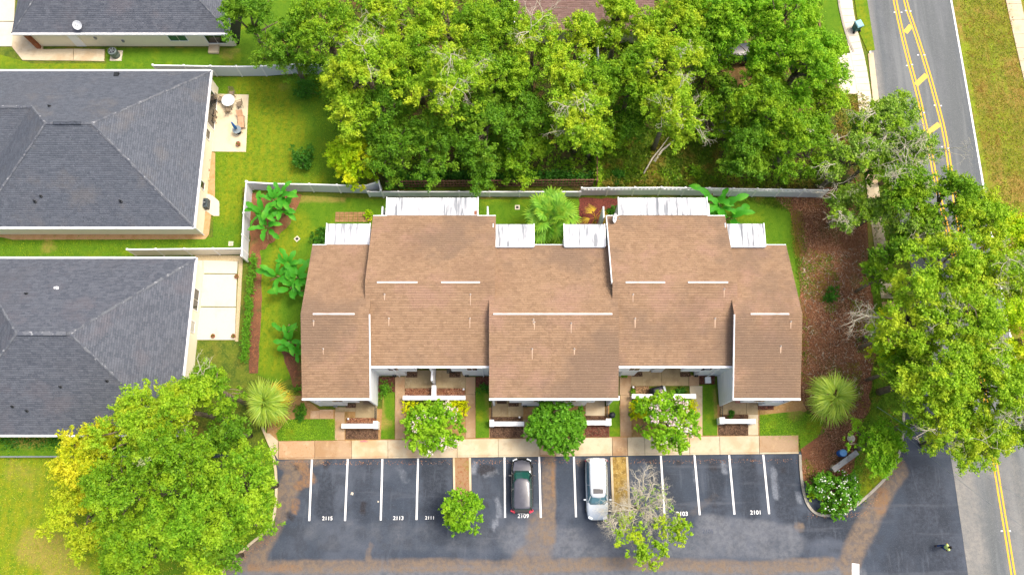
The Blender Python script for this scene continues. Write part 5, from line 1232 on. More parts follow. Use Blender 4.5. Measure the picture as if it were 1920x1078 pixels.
# long bare limb reaching over the leaf bed
q0 = P(1695, 635, 8); lb = MB(); path = [P(1700, 640, 7.5)-q0, P(1675, 612, 8)-q0, P(1650, 596, 8.2)-q0, P(1625, 592, 8.2)-q0, P(1604, 600, 8)-q0]
lb.tube(path, [.13, .11, .09, .06, .03], 6)
for k in range(1, 5): 
    for _ in range(3): twig_tree(lb, path[k], Vector(r_.normal(size=3))+Vector((-1.2, .2, .3)), .7, .03, r_, 4, .8)
tt = [o for o in COL.objects if o.get('label', '').startswith('bright tree whose bare limb')][0]
lo = lb.build('bare_limb', bark_pale, tt); lo.location = q0-tt.location

# ------------------------------------------------------------------ undergrowth (nobody could count it)
scatter('undergrowth', [W([(620, -60), (1540, -60), (1550, 345), (1120, 346), (1110, 330), (720, 336), (690, 300), (640, 280), (600, 160), (560, 60)])], 60000, .26, 1.2, leaf_mid, 'dark green undergrowth covering the floor of the wooded lot', seed=31, tuft=9, holes=(W([(1335, 92), (1400, 90), (1425, 110), (1430, 165), (1375, 172), (1340, 140)]), W([(1180, 235), (1345, 240), (1345, 320), (1180, 320)])))
scatter('weeds', [W([(1122, 262), (1180, 248), (1290, 238), (1345, 260), (1350, 350), (1122, 350)])], 15000, .22, .5, leaf_weed, 'sprawling green weeds in the clearing above the lattice fence', seed=32, tuft=7)
scatter('vines', [W([(728, 352), (800, 352), (812, 332), (880, 340), (930, 343), (1000, 344), (1115, 340), (1115, 328), (728, 326)])], 9000, .24, 1.5, leaf_shrub, 'green vines and shoots climbing along the wooden fence', seed=33, tuft=10)
scatter('vines', [W([(1112, 350), (1124, 350), (1125, 215), (1115, 215)])], 4600, .2, 2.1, leaf_mid, 'bright green vine covering the lower end of the narrow white fence', seed=34, tuft=10)
scatter('vines', [W([(1130, 349), (1550, 350), (1550, 340), (1130, 338)])], 2600, .2, 1.2, leaf_weed, 'weeds growing against the back of the lattice fence', seed=35, tuft=8)
scatter('fallen_leaves', [W([(1450, 372), (1560, 356), (1622, 402), (1628, 520), (1640, 640), (1630, 700), (1628, 770), (1605, 800), (1595, 880), (1560, 925), (1522, 925), (1504, 880), (1545, 790), (1505, 760), (1500, 600), (1500, 470), (1484, 402)])], 26000, .13, .06, leaf_litter, 'brown fallen leaves over the bed on the right side of the building', seed=36, z0=.09)
scatter('weeds', [W([(1395, 374), (1480, 372), (1490, 470), (1505, 560), (1530, 560), (1500, 400)])], 3500, .14, .12, leaf_weed, 'thin shaded grass between the right-hand home and the leaf bed', seed=37, z0=.07, tuft=5)
scatter('weeds', [W([(1640, 400), (1660, 500), (1672, 600), (1690, 760), (1680, 860), (1620, 940), (1565, 962), (1600, 880), (1615, 800), (1640, 700), (1650, 640), (1632, 520)])], 7000, .14, .15, leaf_weed, 'ragged grass between the leaf bed and the footpath', seed=38, z0=.09, tuft=5)
scatter('weeds', [W([(1565, 180), (1625, 180), (1640, 240), (1622, 330), (1575, 300)])], 5000, .18, .3, leaf_mat('dry_weeds', ['#8a8f2c', '#a89c3c', '#6c8a20', '#b8a850', '#a07a3c'], k=.78), 'dry yellowish weeds below the concrete driveway', seed=39, z0=.05, tuft=6)
scatter('grass_tufts', [W([(1790, -40), (1885, -40), (1925, 170), (1925, 900), (1950, 860), (1860, 380), (1820, 150)])], 16000, .13, .12, leaf_mat('verge_tufts', ['#8c9a20', '#a4a030', '#6a8418', '#b89c58', '#a8843c'], k=.78), 'patchy green and straw-coloured grass on the road verge', seed=40, z0=.06, tuft=5)
scatter('grass_tufts', [lawn_west], 22000, .1, .05, leaf_mat('lawn_tufts', ['#6f9e0e', '#84ac14', '#588a0a', '#a4b41c', '#9cae18'], k=.74), 'blades of mown grass on the left lawn', seed=41, z0=.05, tuft=5)
scatter('grass_tufts', [W([(-40, 860), (418, 860), (500, 840), (510, 980), (400, 1080), (-40, 1100)])], 15000, .1, .06, leaf_mat('sunny_tufts', ['#a8b81c', '#bcc028', '#88a814', '#d0bc60', '#b8b040'], k=.78), 'sunlit yellowish grass at the lower left', seed=42, z0=.11, tuft=5)
for sd, poly in ((43, [(522, 790), (628, 787), (628, 823), (522, 824)]), (44, [(1424, 779), (1540, 780), (1535, 812), (1500, 830), (1424, 816)])):
    scatter('grass_tufts', [W(poly)], 2200, .1, .06, MATS.get('x') or leaf_mid, 'green grass blades of the small front lawn %s' % ('on the left beside the palm' if sd == 43 else 'on the right beside the palm'), seed=sd, z0=.12, tuft=4)
scatter('leaf_litter_on_swale', [W([(-40, 820), (200, 820), (200, 840), (-40, 846)])], 1500, .2, .25, leaf_shrub, 'low ragged plants in the shaded strip under the charcoal roof', seed=45, z0=.05, tuft=6)

scatter('weeds', [W([(1520, 470), (1560, 480), (1575, 540), (1560, 600), (1530, 560)]), W([(1500, 560), (1512, 600), (1510, 730), (1503, 700)]), W([(1590, 560), (1640, 580), (1640, 690), (1610, 660)]), W([(1560, 690), (1610, 680), (1620, 760), (1580, 740)]), W([(1510, 860), (1530, 880), (1530, 930), (1510, 900)])], 5200, .14, .16, leaf_weed, 'green weeds coming up in patches through the brown leaf bed', seed=46, z0=.09, tuft=7)
scatter('twigs', [W([(1500, 480), (1620, 460), (1635, 680), (1600, 780), (1520, 760)])], 900, .4, .05, bark_pale, 'thin pale twigs strewn over the brown leaf bed', seed=47, z0=.1, aspect=.12)
scatter('leaf_litter', [W([(440, 864), (1495, 860), (1495, 868), (440, 872)]), W([(410, 1060), (520, 995), (524, 1005), (420, 1080)]), W([(1510, 960), (1620, 960), (1690, 850), (1700, 860), (1625, 968), (1512, 972)])], 1500, .1, .02, leaf_litter, 'dry leaves and grit blown against the kerbs of the parking lot', seed=48, z0=.022)
scatter('leaf_litter', [[Vector((-16.5, 9)), Vector((23, 9)), Vector((23, 9.2)), Vector((-16.5, 9.2))]], 10, .05, .0, leaf_litter, None, seed=49, z0=.1) if False else None
# fallen logs in the clearing
def log(pts, r0, label):
    o = P(*pts[0]); mb = MB(); mb.tube([Vector((P(a, b).x-o.x, P(a, b).y-o.y, .25+.1*i)) for i, (a, b) in enumerate(pts)], [r0*(1-.22*i) for i in range(len(pts))], 7)
    ob = mb.build('fallen_log', bark_pale, None, smooth=True, loc=o); tag(ob, label, 'log')
log([(1206, 328), (1222, 300), (1240, 278), (1252, 262)], .09, 'long thin fallen trunk slanting up through the clearing')
log([(1226, 305), (1240, 285), (1262, 268)], .14, 'thicker grey log lying beside the thin trunk in the clearing')
log([(1270, 248), (1290, 240), (1318, 238)], .09, 'curved pale branch on the ground at the top of the clearing')

# ------------------------------------------------------------------ shrubs and hedges
shrub(577, 166, 26, 1.8, leaf_shrub, 'round green shrub on the lawn just below the white fence')
shrub(568, 291, 29, 2.0, leaf_shrub, 'round green shrub standing alone in the middle of the lawn')
shrub(724, 727, 16, 1.1, leaf_deep, 'clipped round shrub in the corner left of the paired patios', crad=.3, size=.12)
shrub(906, 726, 13, 1.0, leaf_shrub, 'clipped round shrub in the corner right of the paired patios', crad=.3, size=.12)
shrub(1570, 920, 50, 2.0, leaf_deep, 'large shrub dotted with white flowers in the corner bed', name='flowering_shrub', extra=(petal_w, 60, .13), size=.2)
shrub(1530, 925, 16, .8, leaf_lime, 'yellowish low shrub at the kerb beside the white-flowered one', crad=.3)
shrub(600, 444, 22, .9, leaf_shrub, 'leafy green shrub in the notch beside the first rear bay', crad=.35)
shrub(1150, 395, 14, .9, leaf_shrub, 'green shrub left of the satellite dish', crad=.35)
shrub(1558, 552, 15, 1.0, leaf_shrub, 'small dark green shrub in the middle of the brown leaf bed', crad=.35, squash=1.5)
shrub(565, 770, 13, .7, leaf_deep, 'small leafy plant right of the yellowish palm', crad=.3, name='plant', cat='plant')
shrub(562, 780, 10, .5, leaf_shrub, 'tiny dark plant on the pale soil under the palm', crad=.25, name='plant', cat='plant')
shrub(562, 728, 10, .7, leaf_deep, 'little green plant against the left wall of the building', crad=.25, name='plant', cat='plant')
shrub(1184, 778, 6, .5, leaf_mid, 'tiny plant at the corner of the right patio wall', crad=.2, name='plant', cat='plant')
shrub(1275, 731, 12, .5, leaf_shrub, 'low green planting behind the right patio wall', crad=.25, name='plant', cat='plant')
shrub(1186, 735, 8, .45, leaf_mid, 'small weed in the gravel beside the covered grill', crad=.2, name='plant', cat='plant')
shrub(1170, 704, 7, .4, leaf_mid, 'tiny plant at the foot of the wall right of the middle home', crad=.2, name='plant', cat='plant')
shrub(1372, 778, 8, .35, leaf_shrub, 'low plant in the planter of the right-end home', crad=.2, name='plant', cat='plant')
shrub(690, 402, 10, .6, leaf_lime, 'yellow-green clump at the edge of the clay pavers', crad=.25, name='plant', cat='plant')
shrub(1300, 318, 18, 1.2, leaf_mid, 'bushy weed clump at the right side of the weedy clearing')
shrub(1160, 330, 16, 1.0, leaf_shrub, 'bushy green clump at the lower left of the weedy clearing')
shrub(1280, 262, 16, 1.2, leaf_bright, 'light green bush below the curved fallen branch')
def hedge(name, px, py, w, h_, hz, m, label, dens=170, size=.1, px2=None):
    a = P(px-w/2, py+h_/2, hz); b = P(px+w/2, py-h_/2, hz); c_ = (a+b)/2; root = empty(name, (c_.x, c_.y, 0), 0, label, 'hedge')
    r = np.random.default_rng(int(px)); cl = []; nx = max(2, int((b.x-a.x)/.38)); ny = max(2, int((b.y-a.y)/.38))
    for i in range(nx):
        for j in range(ny):
            for z in (hz*.35, hz-.28): cl.append((a.x-c_.x+(b.x-a.x)*(i+.5)/nx+r.normal()*.04, a.y-c_.y+(b.y-a.y)*(j+.5)/ny+r.normal()*.04, z+r.normal()*.03, .3))
    pos, nr = clump_leaves(cl, dens, r); pos[:, 2] = np.maximum(pos[:, 2], .04)
    link_mesh('foliage', leaves_mesh('foliage', pos, nr, size, seed=8), m, root)
    mb = MB()
    for i in range(nx): mb.tube([(a.x-c_.x+(b.x-a.x)*(i+.5)/nx, 0, 0), (a.x-c_.x+(b.x-a.x)*(i+.5)/nx, 0, hz*.7)], .02, 4)
    mb.build('stems', bark, root)
hedge('hedge', 768, 763, 30, 24, .9, leaf_hedge_y, 'golden hedge at the left under the left flowering tree')
hedge('hedge', 856, 764, 42, 28, .9, leaf_hedge_y, 'golden hedge at the right of the left flowering tree')
hedge('hedge', 812, 762, 46, 22, .85, leaf_bright, 'green-yellow hedge hidden behind the left flowering tree')
hedge('hedge', 1205, 767, 40, 36, .9, leaf_hedge_y, 'golden hedge left of the right flowering tree')
hedge('hedge', 1299, 765, 18, 34, .85, leaf_hedge_y, 'golden hedge right of the right flowering tree')
hedge('hedge', 463, 575, 17, 200, 1.3, leaf_deep, 'long narrow clipped hedge along the patio of the south-west house', dens=80, size=.13)
# ------------------------------------------------------------------ palms and bananas (each big leaf its own part)
def fan_leaf_mesh(nl, pet, L, droop, seed, w=.07, arc=2.6):
    r = np.random.default_rng(seed); mb = MB()
    mb.tube([(0, 0, 0), (pet*.5, 0, .12*pet), (pet, 0, .1*pet)], [.025, .02, .015], 4)
    for i in range(nl):
        a = -arc/2+arc*i/(nl-1)+r.normal()*.03; l = L*(1-.25*abs(a)/(arc/2))*(.9+.2*r.random()); pts = []
        for k in range(4):
            t = k/3; x = pet+math.cos(a)*l*t; y = math.sin(a)*l*t; z = .1*pet-droop*l*t*t+.05*r.normal()*t; pts.append((x, y, z))
        sx, sy = -math.sin(a), math.cos(a); vv = []
        for k, p in enumerate(pts):
            ww = w*(.6, 1, .8, .08)[k]; vv += [(p[0]-sx*ww/2, p[1]-sy*ww/2, p[2]+.02), (p[0]+sx*ww/2, p[1]+sy*ww/2, p[2]+.02)]
        mb.add(vv, [(2*k, 2*k+1, 2*k+3, 2*k+2) for k in range(3)])
    return mb.mesh('frond')
def palm(px, py, h, nf, pet, L, droop, m, label, name='palm_tree', nl=16, low=-.55, high=1.1, w=.07, arc=2.6, yellow=0, trunk_r=.18):
    c_ = P(px, py, h); root = empty(name, (c_.x, c_.y, 0), 0, label, 'palm tree'); r = np.random.default_rng(int(px))
    MB().tube([(0, 0, -.05), (.05, 0, h*.5), (0, 0, h)], [trunk_r*1.2, trunk_r, trunk_r*.9], 9).build('trunk', bark, root, smooth=True)
    ms = [fan_leaf_mesh(nl, pet, L, droop, s_, w, arc) for s_ in range(4)]
    for me in ms: me.materials.append(m)
    my = fan_leaf_mesh(nl, pet, L, droop*1.4, 9, w, arc); my.materials.append(palm_yel)
    for i in range(nf):
        t = i/(nf-1); el_ = high+(low-high)*t**.8; az = i*2.39996+r.normal()*.15
        o = link_mesh('frond', my if (yellow and t > .82 and (math.sin(az-1.0)*yellow > -.9)) else ms[int(r.integers(4))], None, root, (0, 0, h+.05+.25*(1-t)))
        o.rotation_euler = (r.normal()*.35, -el_+r.normal()*.12, az); s_ = (.55+.6*t**.6)*(.88+.24*r.random()); o.scale = (s_, s_, s_)
    return root
palm(499, 756, 3.6, 40, .7, 1.5, .5, palm_m, 'yellowish palm with a round shaggy crown at the left end of the homes', yellow=1, w=.1, nl=13, arc=1.7, high=1.45)
palm(1562, 746, 3.4, 42, .75, 1.6, .5, palm_m, 'pale green palm with a round shaggy crown right of the homes', w=.1, nl=13, arc=1.7, high=1.45)
palm(1033, 408, 4.2, 22, 1.4, 1.2, .2, palm_green, 'fan palm with broad bright leaves between the rear bays', nl=22, w=.2, arc=4.6, low=-.35, high=1.2)
palm(1116, 410, 1.8, 9, .6, 1.1, .4, palm_yel, 'withered straw-coloured palm beside the satellite dish', nl=12, w=.05, arc=1.6, low=-.3, high=.6, trunk_r=.1)
def banana_leaf_mesh(L, w, seed):
    r = np.random.default_rng(seed); n = 8; vv = []; ff = []; mb = MB()
    for k in range(n+1):
        t = k/n; x = .25+L*t*(1-.12*t); z = .55*L*math.sin(t*1.5)*.55-.55*L*t*t*.75; ww = w*math.sin(min(1, t*1.5+.12)*math.pi/1.05)**.6 if t < .62 else w*(1-((t-.62)/.38)**2)**.5
        ww = max(.02, ww)*(.92+.12*r.random())
        vv += [(x, -ww/2, z+.07*ww/w), (x, 0, z), (x, ww/2, z+.07*ww/w)]
    for k in range(n):
        b_ = 3*k; ff += [(b_, b_+1, b_+4, b_+3), (b_+1, b_+2, b_+5, b_+4)]
    mb.add(vv, ff); mb.tube([(0, 0, -.05), (.25, 0, .0), (L*.5, 0, vv[3*4+1][2]-.015)], [.03, .025, .012], 4)
    return mb.mesh('leaf', smooth=True)
bl_meshes = [banana_leaf_mesh(1.5, .5, 1), banana_leaf_mesh(1.25, .46, 2), banana_leaf_mesh(1.8, .48, 3)]
for me in bl_meshes: me.materials.append(banana_m)
dry_mesh = banana_leaf_mesh(1.0, .16, 5); dry_mesh.materials.append(banana_dry)
def banana(stems, label, scale=1.0):
    c_ = P(stems[0][0], stems[0][1], 1.8); root = empty('banana_plant', (c_.x, c_.y, 0), 0, label, 'banana plant'); r = np.random.default_rng(stems[0][0])
    for px, py, h, n in stems:
        q = P(px, py, h); x, y = q.x-c_.x, q.y-c_.y
        MB().tube([(x*.7, y*.7, -.03), (x*.9, y*.9, h*.6), (x, y, h)], [.11, .09, .06], 7).build('stem', banana_dry, root, smooth=True)
        for i in range(n):
            o = link_mesh('leaf', bl_meshes[int(r.integers(3))], None, root, (x, y, h-.05*i)); o.rotation_euler = (r.normal()*.25, -.1-.5*r.random()+.25*(i > n*.6), i*2.4+r.normal()*.3); s_ = scale*(.65+.3*r.random()); o.scale = (s_, s_, s_)
        for i in range(2):
            o = link_mesh('dry_leaf', dry_mesh, None, root, (x, y, h-.5)); o.rotation_euler = (r.normal()*.5, .5, r.random()*6.3)
banana([(512, 375, 2.6, 9), (492, 398, 2.4, 9), (530, 392, 2.3, 7), (500, 425, 1.9, 7), (525, 365, 2.6, 6)], 'cluster of banana plants in the corner of the white fences', 1.3)
banana([(538, 495, 2.3, 9), (520, 518, 2.0, 8), (556, 520, 2.2, 8), (545, 540, 1.8, 7)], 'cluster of banana plants against the left wall of the building', 1.25)
banana([(542, 640, 1.9, 8), (556, 660, 1.6, 6), (532, 622, 1.6, 4)], 'banana plants in the mulch above the yellowish palm', 1.15)
banana([(1352, 385, 2.6, 6), (1368, 408, 1.8, 5), (1338, 372, 2.2, 3)], 'banana plant with long upright leaves right of the right-hand large rear bay', 1.6)

# ================================================================== SMALL THINGS
def simple(name, label, cat, loc, group=None, rz=0): return empty(name, loc, rz, label, cat, group)
# wheeled bin at the kerb
q = P(1602, 57); bn = simple('wheeled_bin', 'dark teal wheeled bin with pale lid on the grass strip beside the road', 'bin', (q.x, q.y, .1), rz=.35)
teal = mat('teal_plastic', '#1e6a70', rough=.45); teal_l = mat('pale_lid_plastic', '#9fd0dc', rough=.5)
MB().add([(-.27, -.3, .08), (.27, -.3, .08), (.27, .27, .08), (-.27, .27, .08), (-.34, -.38, 1.02), (.34, -.38, 1.02), (.34, .36, 1.02), (-.34, .36, 1.02)], [(0, 3, 2, 1), (4, 5, 6, 7), (0, 1, 5, 4), (1, 2, 6, 5), (2, 3, 7, 6), (3, 0, 4, 7)]).build('body', teal, bn, bevel=.03)
MB().add([(-.37, -.42, 1.025), (.37, -.42, 1.025), (.37, .4, 1.025), (-.37, .4, 1.025), (-.3, -.32, 1.13), (.3, -.32, 1.13), (.3, .3, 1.13), (-.3, .3, 1.13)], [(0, 3, 2, 1), (4, 5, 6, 7), (0, 1, 5, 4), (1, 2, 6, 5), (2, 3, 7, 6), (3, 0, 4, 7)]).build('lid', teal_l, bn, bevel=.02)
for s in (-1, 1): MB().tube([(s*.3, -.34, .12), (s*.38, -.34, .12)], .13, 12).build('wheel', black_plastic, bn)
MB().tube([(-.3, -.46, .98), (.3, -.46, .98)], .02, 6).build('handle', black_plastic, bn)
# blue barrel bin & wooden sign
q = P(1573, 850); bb_ = simple('barrel_bin', 'round blue bin beside the grey wooden sign in the corner bed', 'bin', (q.x, q.y, .08)); blue = mat('blue_plastic', '#2a72c8', [('n', 4, '#1c58a4', .5, .7, .5)], rough=.4)
MB().lathe([(.26, 0), (.29, .08), (.31, .45), (.29, .5), (.31, .55), (.29, .85)], n=18).build('body', blue, bb_, smooth=True)
MB().lathe([(.32, .85), (.32, .9), (.28, .95), (.12, .98), (.1, .975)], n=18).build('lid', mat('light_blue_lid', '#7cb4ea', rough=.4), bb_, smooth=True)
a, b = P(1562, 880, 1.0), P(1606, 848, 1.0); d = (b-a).normalized(); s = Vector((-d.y, d.x, 0)); c_ = (a+b)/2
sg = simple('wooden_sign', 'grey weathered wooden sign panel standing slantwise in the corner bed', 'sign', (c_.x, c_.y, 0)); L = (b-a).length; grey_wood = mat('grey_wood', '#b4b2ac', [('s', (1, 1, 9), '#8b8881', .45, .62, .8), ('n', 4, '#d2d0ca', .55, .7, .5)], rough=.9)
for k in range(4): MB().obox(Vector((0, 0, .3+.22*k)), d, s, (0, 0, 1), L/2, .06, .1).build('plank', grey_wood, sg)
MB().obox(Vector((0, 0, 1.1)), d, s, (0, 0, 1), L/2+.05, .22, .03).build('top_board', grey_wood, sg)
for t in (-1, 1): MB().obox(d*t*L*.42+Vector((0, 0, .55))-s*.12, d, s, (0, 0, 1), .06, .06, .55).build('post', grey_wood, sg)
q = P(1562, 878); MB().lathe([(.3, 0), (.34, .2), (.22, .34), (.05, .38)], n=9).build('limestone_rock', gravel, None, loc=(q.x, q.y, .06)); tag(bpy.data.objects['limestone_rock'], 'yellowish rock at the lower end of the wooden sign', 'rock')
q = P(1594, 822); MB().lathe([(.3, 0), (.36, .15), (.28, .3), (.08, .36)], n=9).build('white_rock', concrete_new, None, loc=(q.x, q.y, .06)); tag(bpy.data.objects['white_rock'], 'pale rock at the edge of the small tree by the blue bin', 'rock')
# covered grill on the patio
q = P(1229, 735); gr = simple('covered_grill', 'black covered barbecue grill on the right pair of patios', 'grill', (q.x, q.y, .14), rz=.25); cov = mat('black_cover', '#1b1f28', [('n', 3, '#3a4350', .5, .7, .6)], rough=.55)
bm_ = MB(); bm_.add([(-.55, -.35, 0), (.55, -.35, 0), (.55, .35, 0), (-.55, .35, 0), (-.6, -.36, .75), (.6, -.36, .75), (.6, .36, .75), (-.6, .36, .75), (-.4, -.25, 1.15), (.38, -.25, 1.17), (.36, .22, 1.2), (-.4, .22, 1.16)], [(0, 3, 2, 1), (0, 1, 5, 4), (1, 2, 6, 5), (2, 3, 7, 6), (3, 0, 4, 7), (4, 5, 9, 8), (5, 6, 10, 9), (6, 7, 11, 10), (7, 4, 8, 11), (8, 9, 10, 11)])
bm_.build('cover', cov, gr, bevel=.06); MB().box(.5, .78, -.3, .25, .62, .68).build('side_shelf', grey_metal, gr)
MB().box(-.5, .5, -.3, .3, -.0, .05).build('base', black_plastic, gr)
q = P(1146, 779.5); bo = simple('black_bin', 'small black bin standing on the grass at the end of the middle patio wall', 'bin', (q.x, q.y, .115))
MB().lathe([(.2, 0), (.24, .5), (.25, .7)], n=14).build('body', black_plastic, bo, smooth=True); MB().lathe([(.27, .7), (.27, .74), (.1, .82)], n=14).build('lid', cov, bo, smooth=True)
q = P(1325, 714); bo = simple('storage_box', 'small pale box by the wall left of the right-end home', 'box', (q.x, q.y, .14)); MB().box(-.22, .22, -.25, .25, 0, .4).build('body', vinyl, bo, bevel=.02); MB().box(-.24, .24, -.27, .27, .4, .45).build('lid', white_trim, bo)
# door mats
for px, py, w, h_, m, lb_ in ((772, 702, 1.0, .5, brown_mulch, 'tan doormat at the left of the paired entries'), (853, 702, 1.0, .5, brown_mulch, 'tan doormat at the right of the paired entries'), (868 - 22, 694.5, .8, .5, mat('patterned_mat', '#c8c0ac', [('v', 9, '#4a4038', .1, .3, .8)], rough=.9), 'patterned pale doormat in the recess right of the divider wall'),
    (941, 752.5, .85, .4, mat('dark_mat', '#5a4638', rough=.95), 'dark brown doormat at the left entry of the middle home'), (963, 758, .9, .35, brown_mulch, 'tan doormat in front of the middle bay wall'), (1195, 701, .9, .45, brown_mulch, 'tan doormat right of the middle home'), (1285, 702, .9, .4, brown_mulch, 'reddish doormat at the right patio of the paired homes'), (1388, 752, .9, .35, mat('pink_mat', '#b88474', [('n', 5, '#8a5a4c', .45, .65, .7)], rough=.95), 'pinkish doormat at the entry of the right-end home'), (658, 760, .9, .4, brown_mulch, 'tan doormat at the entry of the left-end home'), (688, 753, .6, .4, mat('grey_brown_mat', '#8f7a66', rough=.95), 'grey-brown doormat in the corner of the left-end home')):
    q = P(px, py, .13); o = MB().prism([(-w/2, -h_/2), (w/2, -h_/2), (w/2, h_/2), (-w/2, h_/2)], 0, .02).build('doormat', m, None, loc=(q.x, q.y, .125)); tag(o, lb_, 'doormat')
# solar lights and stones in the planters
for px, py, z_, lb_ in ((655, 786, .14, 'small pale lamp in the planter of the left-end home'), (870, 731, .14, 'small pale lamp at the right end of the red planter'), (974, 783, .14, 'small pale lamp in the planter of the middle home'), (1186, 727, .14, 'small pale lamp in the gravel beside the right patio')):
    q = P(px, py); o = simple('garden_lamp', lb_, 'garden lamp', (q.x, q.y, z_)); MB().tube([(0, 0, 0), (0, 0, .3)], .015, 5).build('stake', grey_metal, o); MB().lathe([(.06, .28), (.08, .34), (.09, .38), (.03, .42)], n=8).build('lamp_head', white_trim, o)
# satellite dishes
def dish(q, aim, label, r=.42):
    o = simple('satellite_dish', label, 'satellite dish', tuple(q)); aim = Vector(aim).normalized(); rot = aim.to_track_quat('Z', 'Y').to_matrix().to_4x4()
    mb = MB(); mb.lathe([(.02, -.09), (r*.5, -.06), (r*.85, .0), (r, .05), (r*1.02, .05), (r*.86, -.02), (r*.5, -.085), (.02, -.11)], n=20); mb.v = [tuple(rot @ Vector(v)+Vector((0, 0, .45))) for v in mb.v]; mb.build('dish', mat('dish_paint_%d' % int(q.x*10), '#d2d6da', rough=.45, k=.8), o, smooth=True)
    MB().tube([(0, 0, -.3), (0, 0, .4)], .03, 6).build('mast', grey_metal, o); e = Vector((0, 0, .45))+aim*.45
    MB().tube([Vector((0, 0, .35)), e+Vector((0, 0, -.15)), e], .015, 5).build('arm', grey_metal, o); MB().lathe([(.04, -.04), (.06, .0), (.04, .06)], tuple(e), 8).build('receiver', grey_metal, o)
dish(P(147, 50, 3.35)+Vector((0, 0, -.25)), (.1, -.55, .85), 'white satellite dish on the eave of the cream house at the top left')
dish(P(1151, 412, 5.5), (.9, -.3, .45), 'grey-white satellite dish at the rear roof corner of the building')
# air conditioners
def ac(px, py, label, s=.42, h=.95, round_=False):
    q = P(px, py); o = simple('air_conditioner', label, 'air conditioner', (q.x, q.y, .05)); acm = mat('condenser_grey_%d' % px, '#7f8c8c' if round_ else '#4f5a62', [('s', (1, 1, 14), '#4c5656', .45, .6, .8)], rough=.5, metal=.2)
    MB().box(-s-.15, s+.15, -s-.15, s+.15, 0, .08).build('pad', concrete_new, o)
    if round_: MB().lathe([(s*.95, .081), (s, .12), (s, h), (s*.9, h+.04)], n=20).build('body', acm, o)
    else: MB().box(-s, s, -s, s, .081, h).build('body', acm, o, bevel=.03)
    MB().lathe([(s*.72, 0), (s*.72, .02)], (0, 0, h+.045), 18).build('fan_grille', dark_hole, o)
    for k in range(5):
        a_ = k*1.2566; MB().beam((0, 0, h+.075), (math.cos(a_)*s*.66, math.sin(a_)*s*.66, h+.075), .09, .008).build('fan_blade', grey_metal, o)
    MB().tube([(-s, .1, .3), (-s-.2, .15, .3), (-s-.22, .3, .1)], .03, 6).build('pipe', white_trim, o)
ac(219, 106, 'cylindrical air conditioner on the grass beside the top left house', .42, .95, True)
ac(386, 386, 'dark square air conditioner at the lower right corner of the big grey-roofed house', .45, .8)
# utility covers and pots
for px, py, rz_, lb_ in ((557, 448, .78, 'square access cover with pale frame turned on its corner in the back lawn'), (970, 389, 0, 'square access cover in the grass left of the fan palm'), (433, 457, 0, 'pale square cover in the lawn above the cream fence')):
    q = P(px, py, .06); o = simple('access_cover', lb_, 'access cover', (q.x, q.y, .055), rz=rz_); MB().box(-.22, .22, -.22, .22, 0, .03).build('frame', concrete_new, o); MB().box(-.12, .12, -.12, .12, .031, .04).build('lid', dark_hole if px != 433 else concrete, o)
terr = mat('terracotta', '#a8604a', [('n', 5, '#7a4234', .45, .65, .7)], rough=.8)
for px, py, s_, lb_, cat_ in ((449, 273, .2, 'terracotta pot at the lower right of the furnished patio', 'pot'), (446, 520, .17, 'terracotta pot on the gravel beside the pale patio', 'pot'), (402, 631, .17, 'dark pot at the bottom edge of the pale patio', 'pot'), (440, 631, .17, 'dark pot at the lower right corner of the pale patio', 'pot'), (393, 303, .14, 'ring-shaped pot in the orange bed beside the big grey-roofed house', 'pot'), (392, 321, .14, 'clay pot in the orange bed below the ring-shaped pot', 'pot')):
    q = P(px, py); o = simple('flower_pot', lb_, cat_, (q.x, q.y, .1)); MB().lathe([(s_*.7, 0), (s_, s_*1.5), (s_*1.12, s_*1.5), (s_*1.12, s_*1.7), (s_*.85, s_*1.7), (s_*.8, s_*1.4)], n=12).build('pot', terr, o, smooth=False)
    pos = np.array([[0, 0, s_*1.5]])+np.random.default_rng(px).normal(size=(30, 3))*s_*.45; pos[:, 2] = np.abs(pos[:, 2]); link_mesh('plant', leaves_mesh('plant', pos, np.random.default_rng(1).normal(size=(30, 3))+[0, 0, 1], .1), leaf_shrub, o)
q = P(390, 338); o = MB().lathe([(.2, 0), (.24, .12), (.16, .24), (.04, .28)], n=8).build('grey_rock', gravel, None, loc=(q.x, q.y, .06)); tag(o, 'grey stone in the orange bed beside the house', 'rock')
# clay paver pad
pv = empty('paver_pad', P(660, 406)); pv['kind'] = 'structure'
a, b = P(628, 417), P(697, 398); nx, ny = 8, 4
for i in range(nx):
    for j in range(ny):
        x0, x1 = a.x+(b.x-a.x)*i/nx+.02, a.x+(b.x-a.x)*(i+1)/nx-.02; y0, y1 = a.y+(b.y-a.y)*j/ny+.02, a.y+(b.y-a.y)*(j+1)/ny-.02
        MB().box(x0-pv.location.x, x1-pv.location.x, y0-pv.location.y, y1-pv.location.y, .03, .09+random.uniform(-.008, .008)).build('paver', pavers_m, pv)
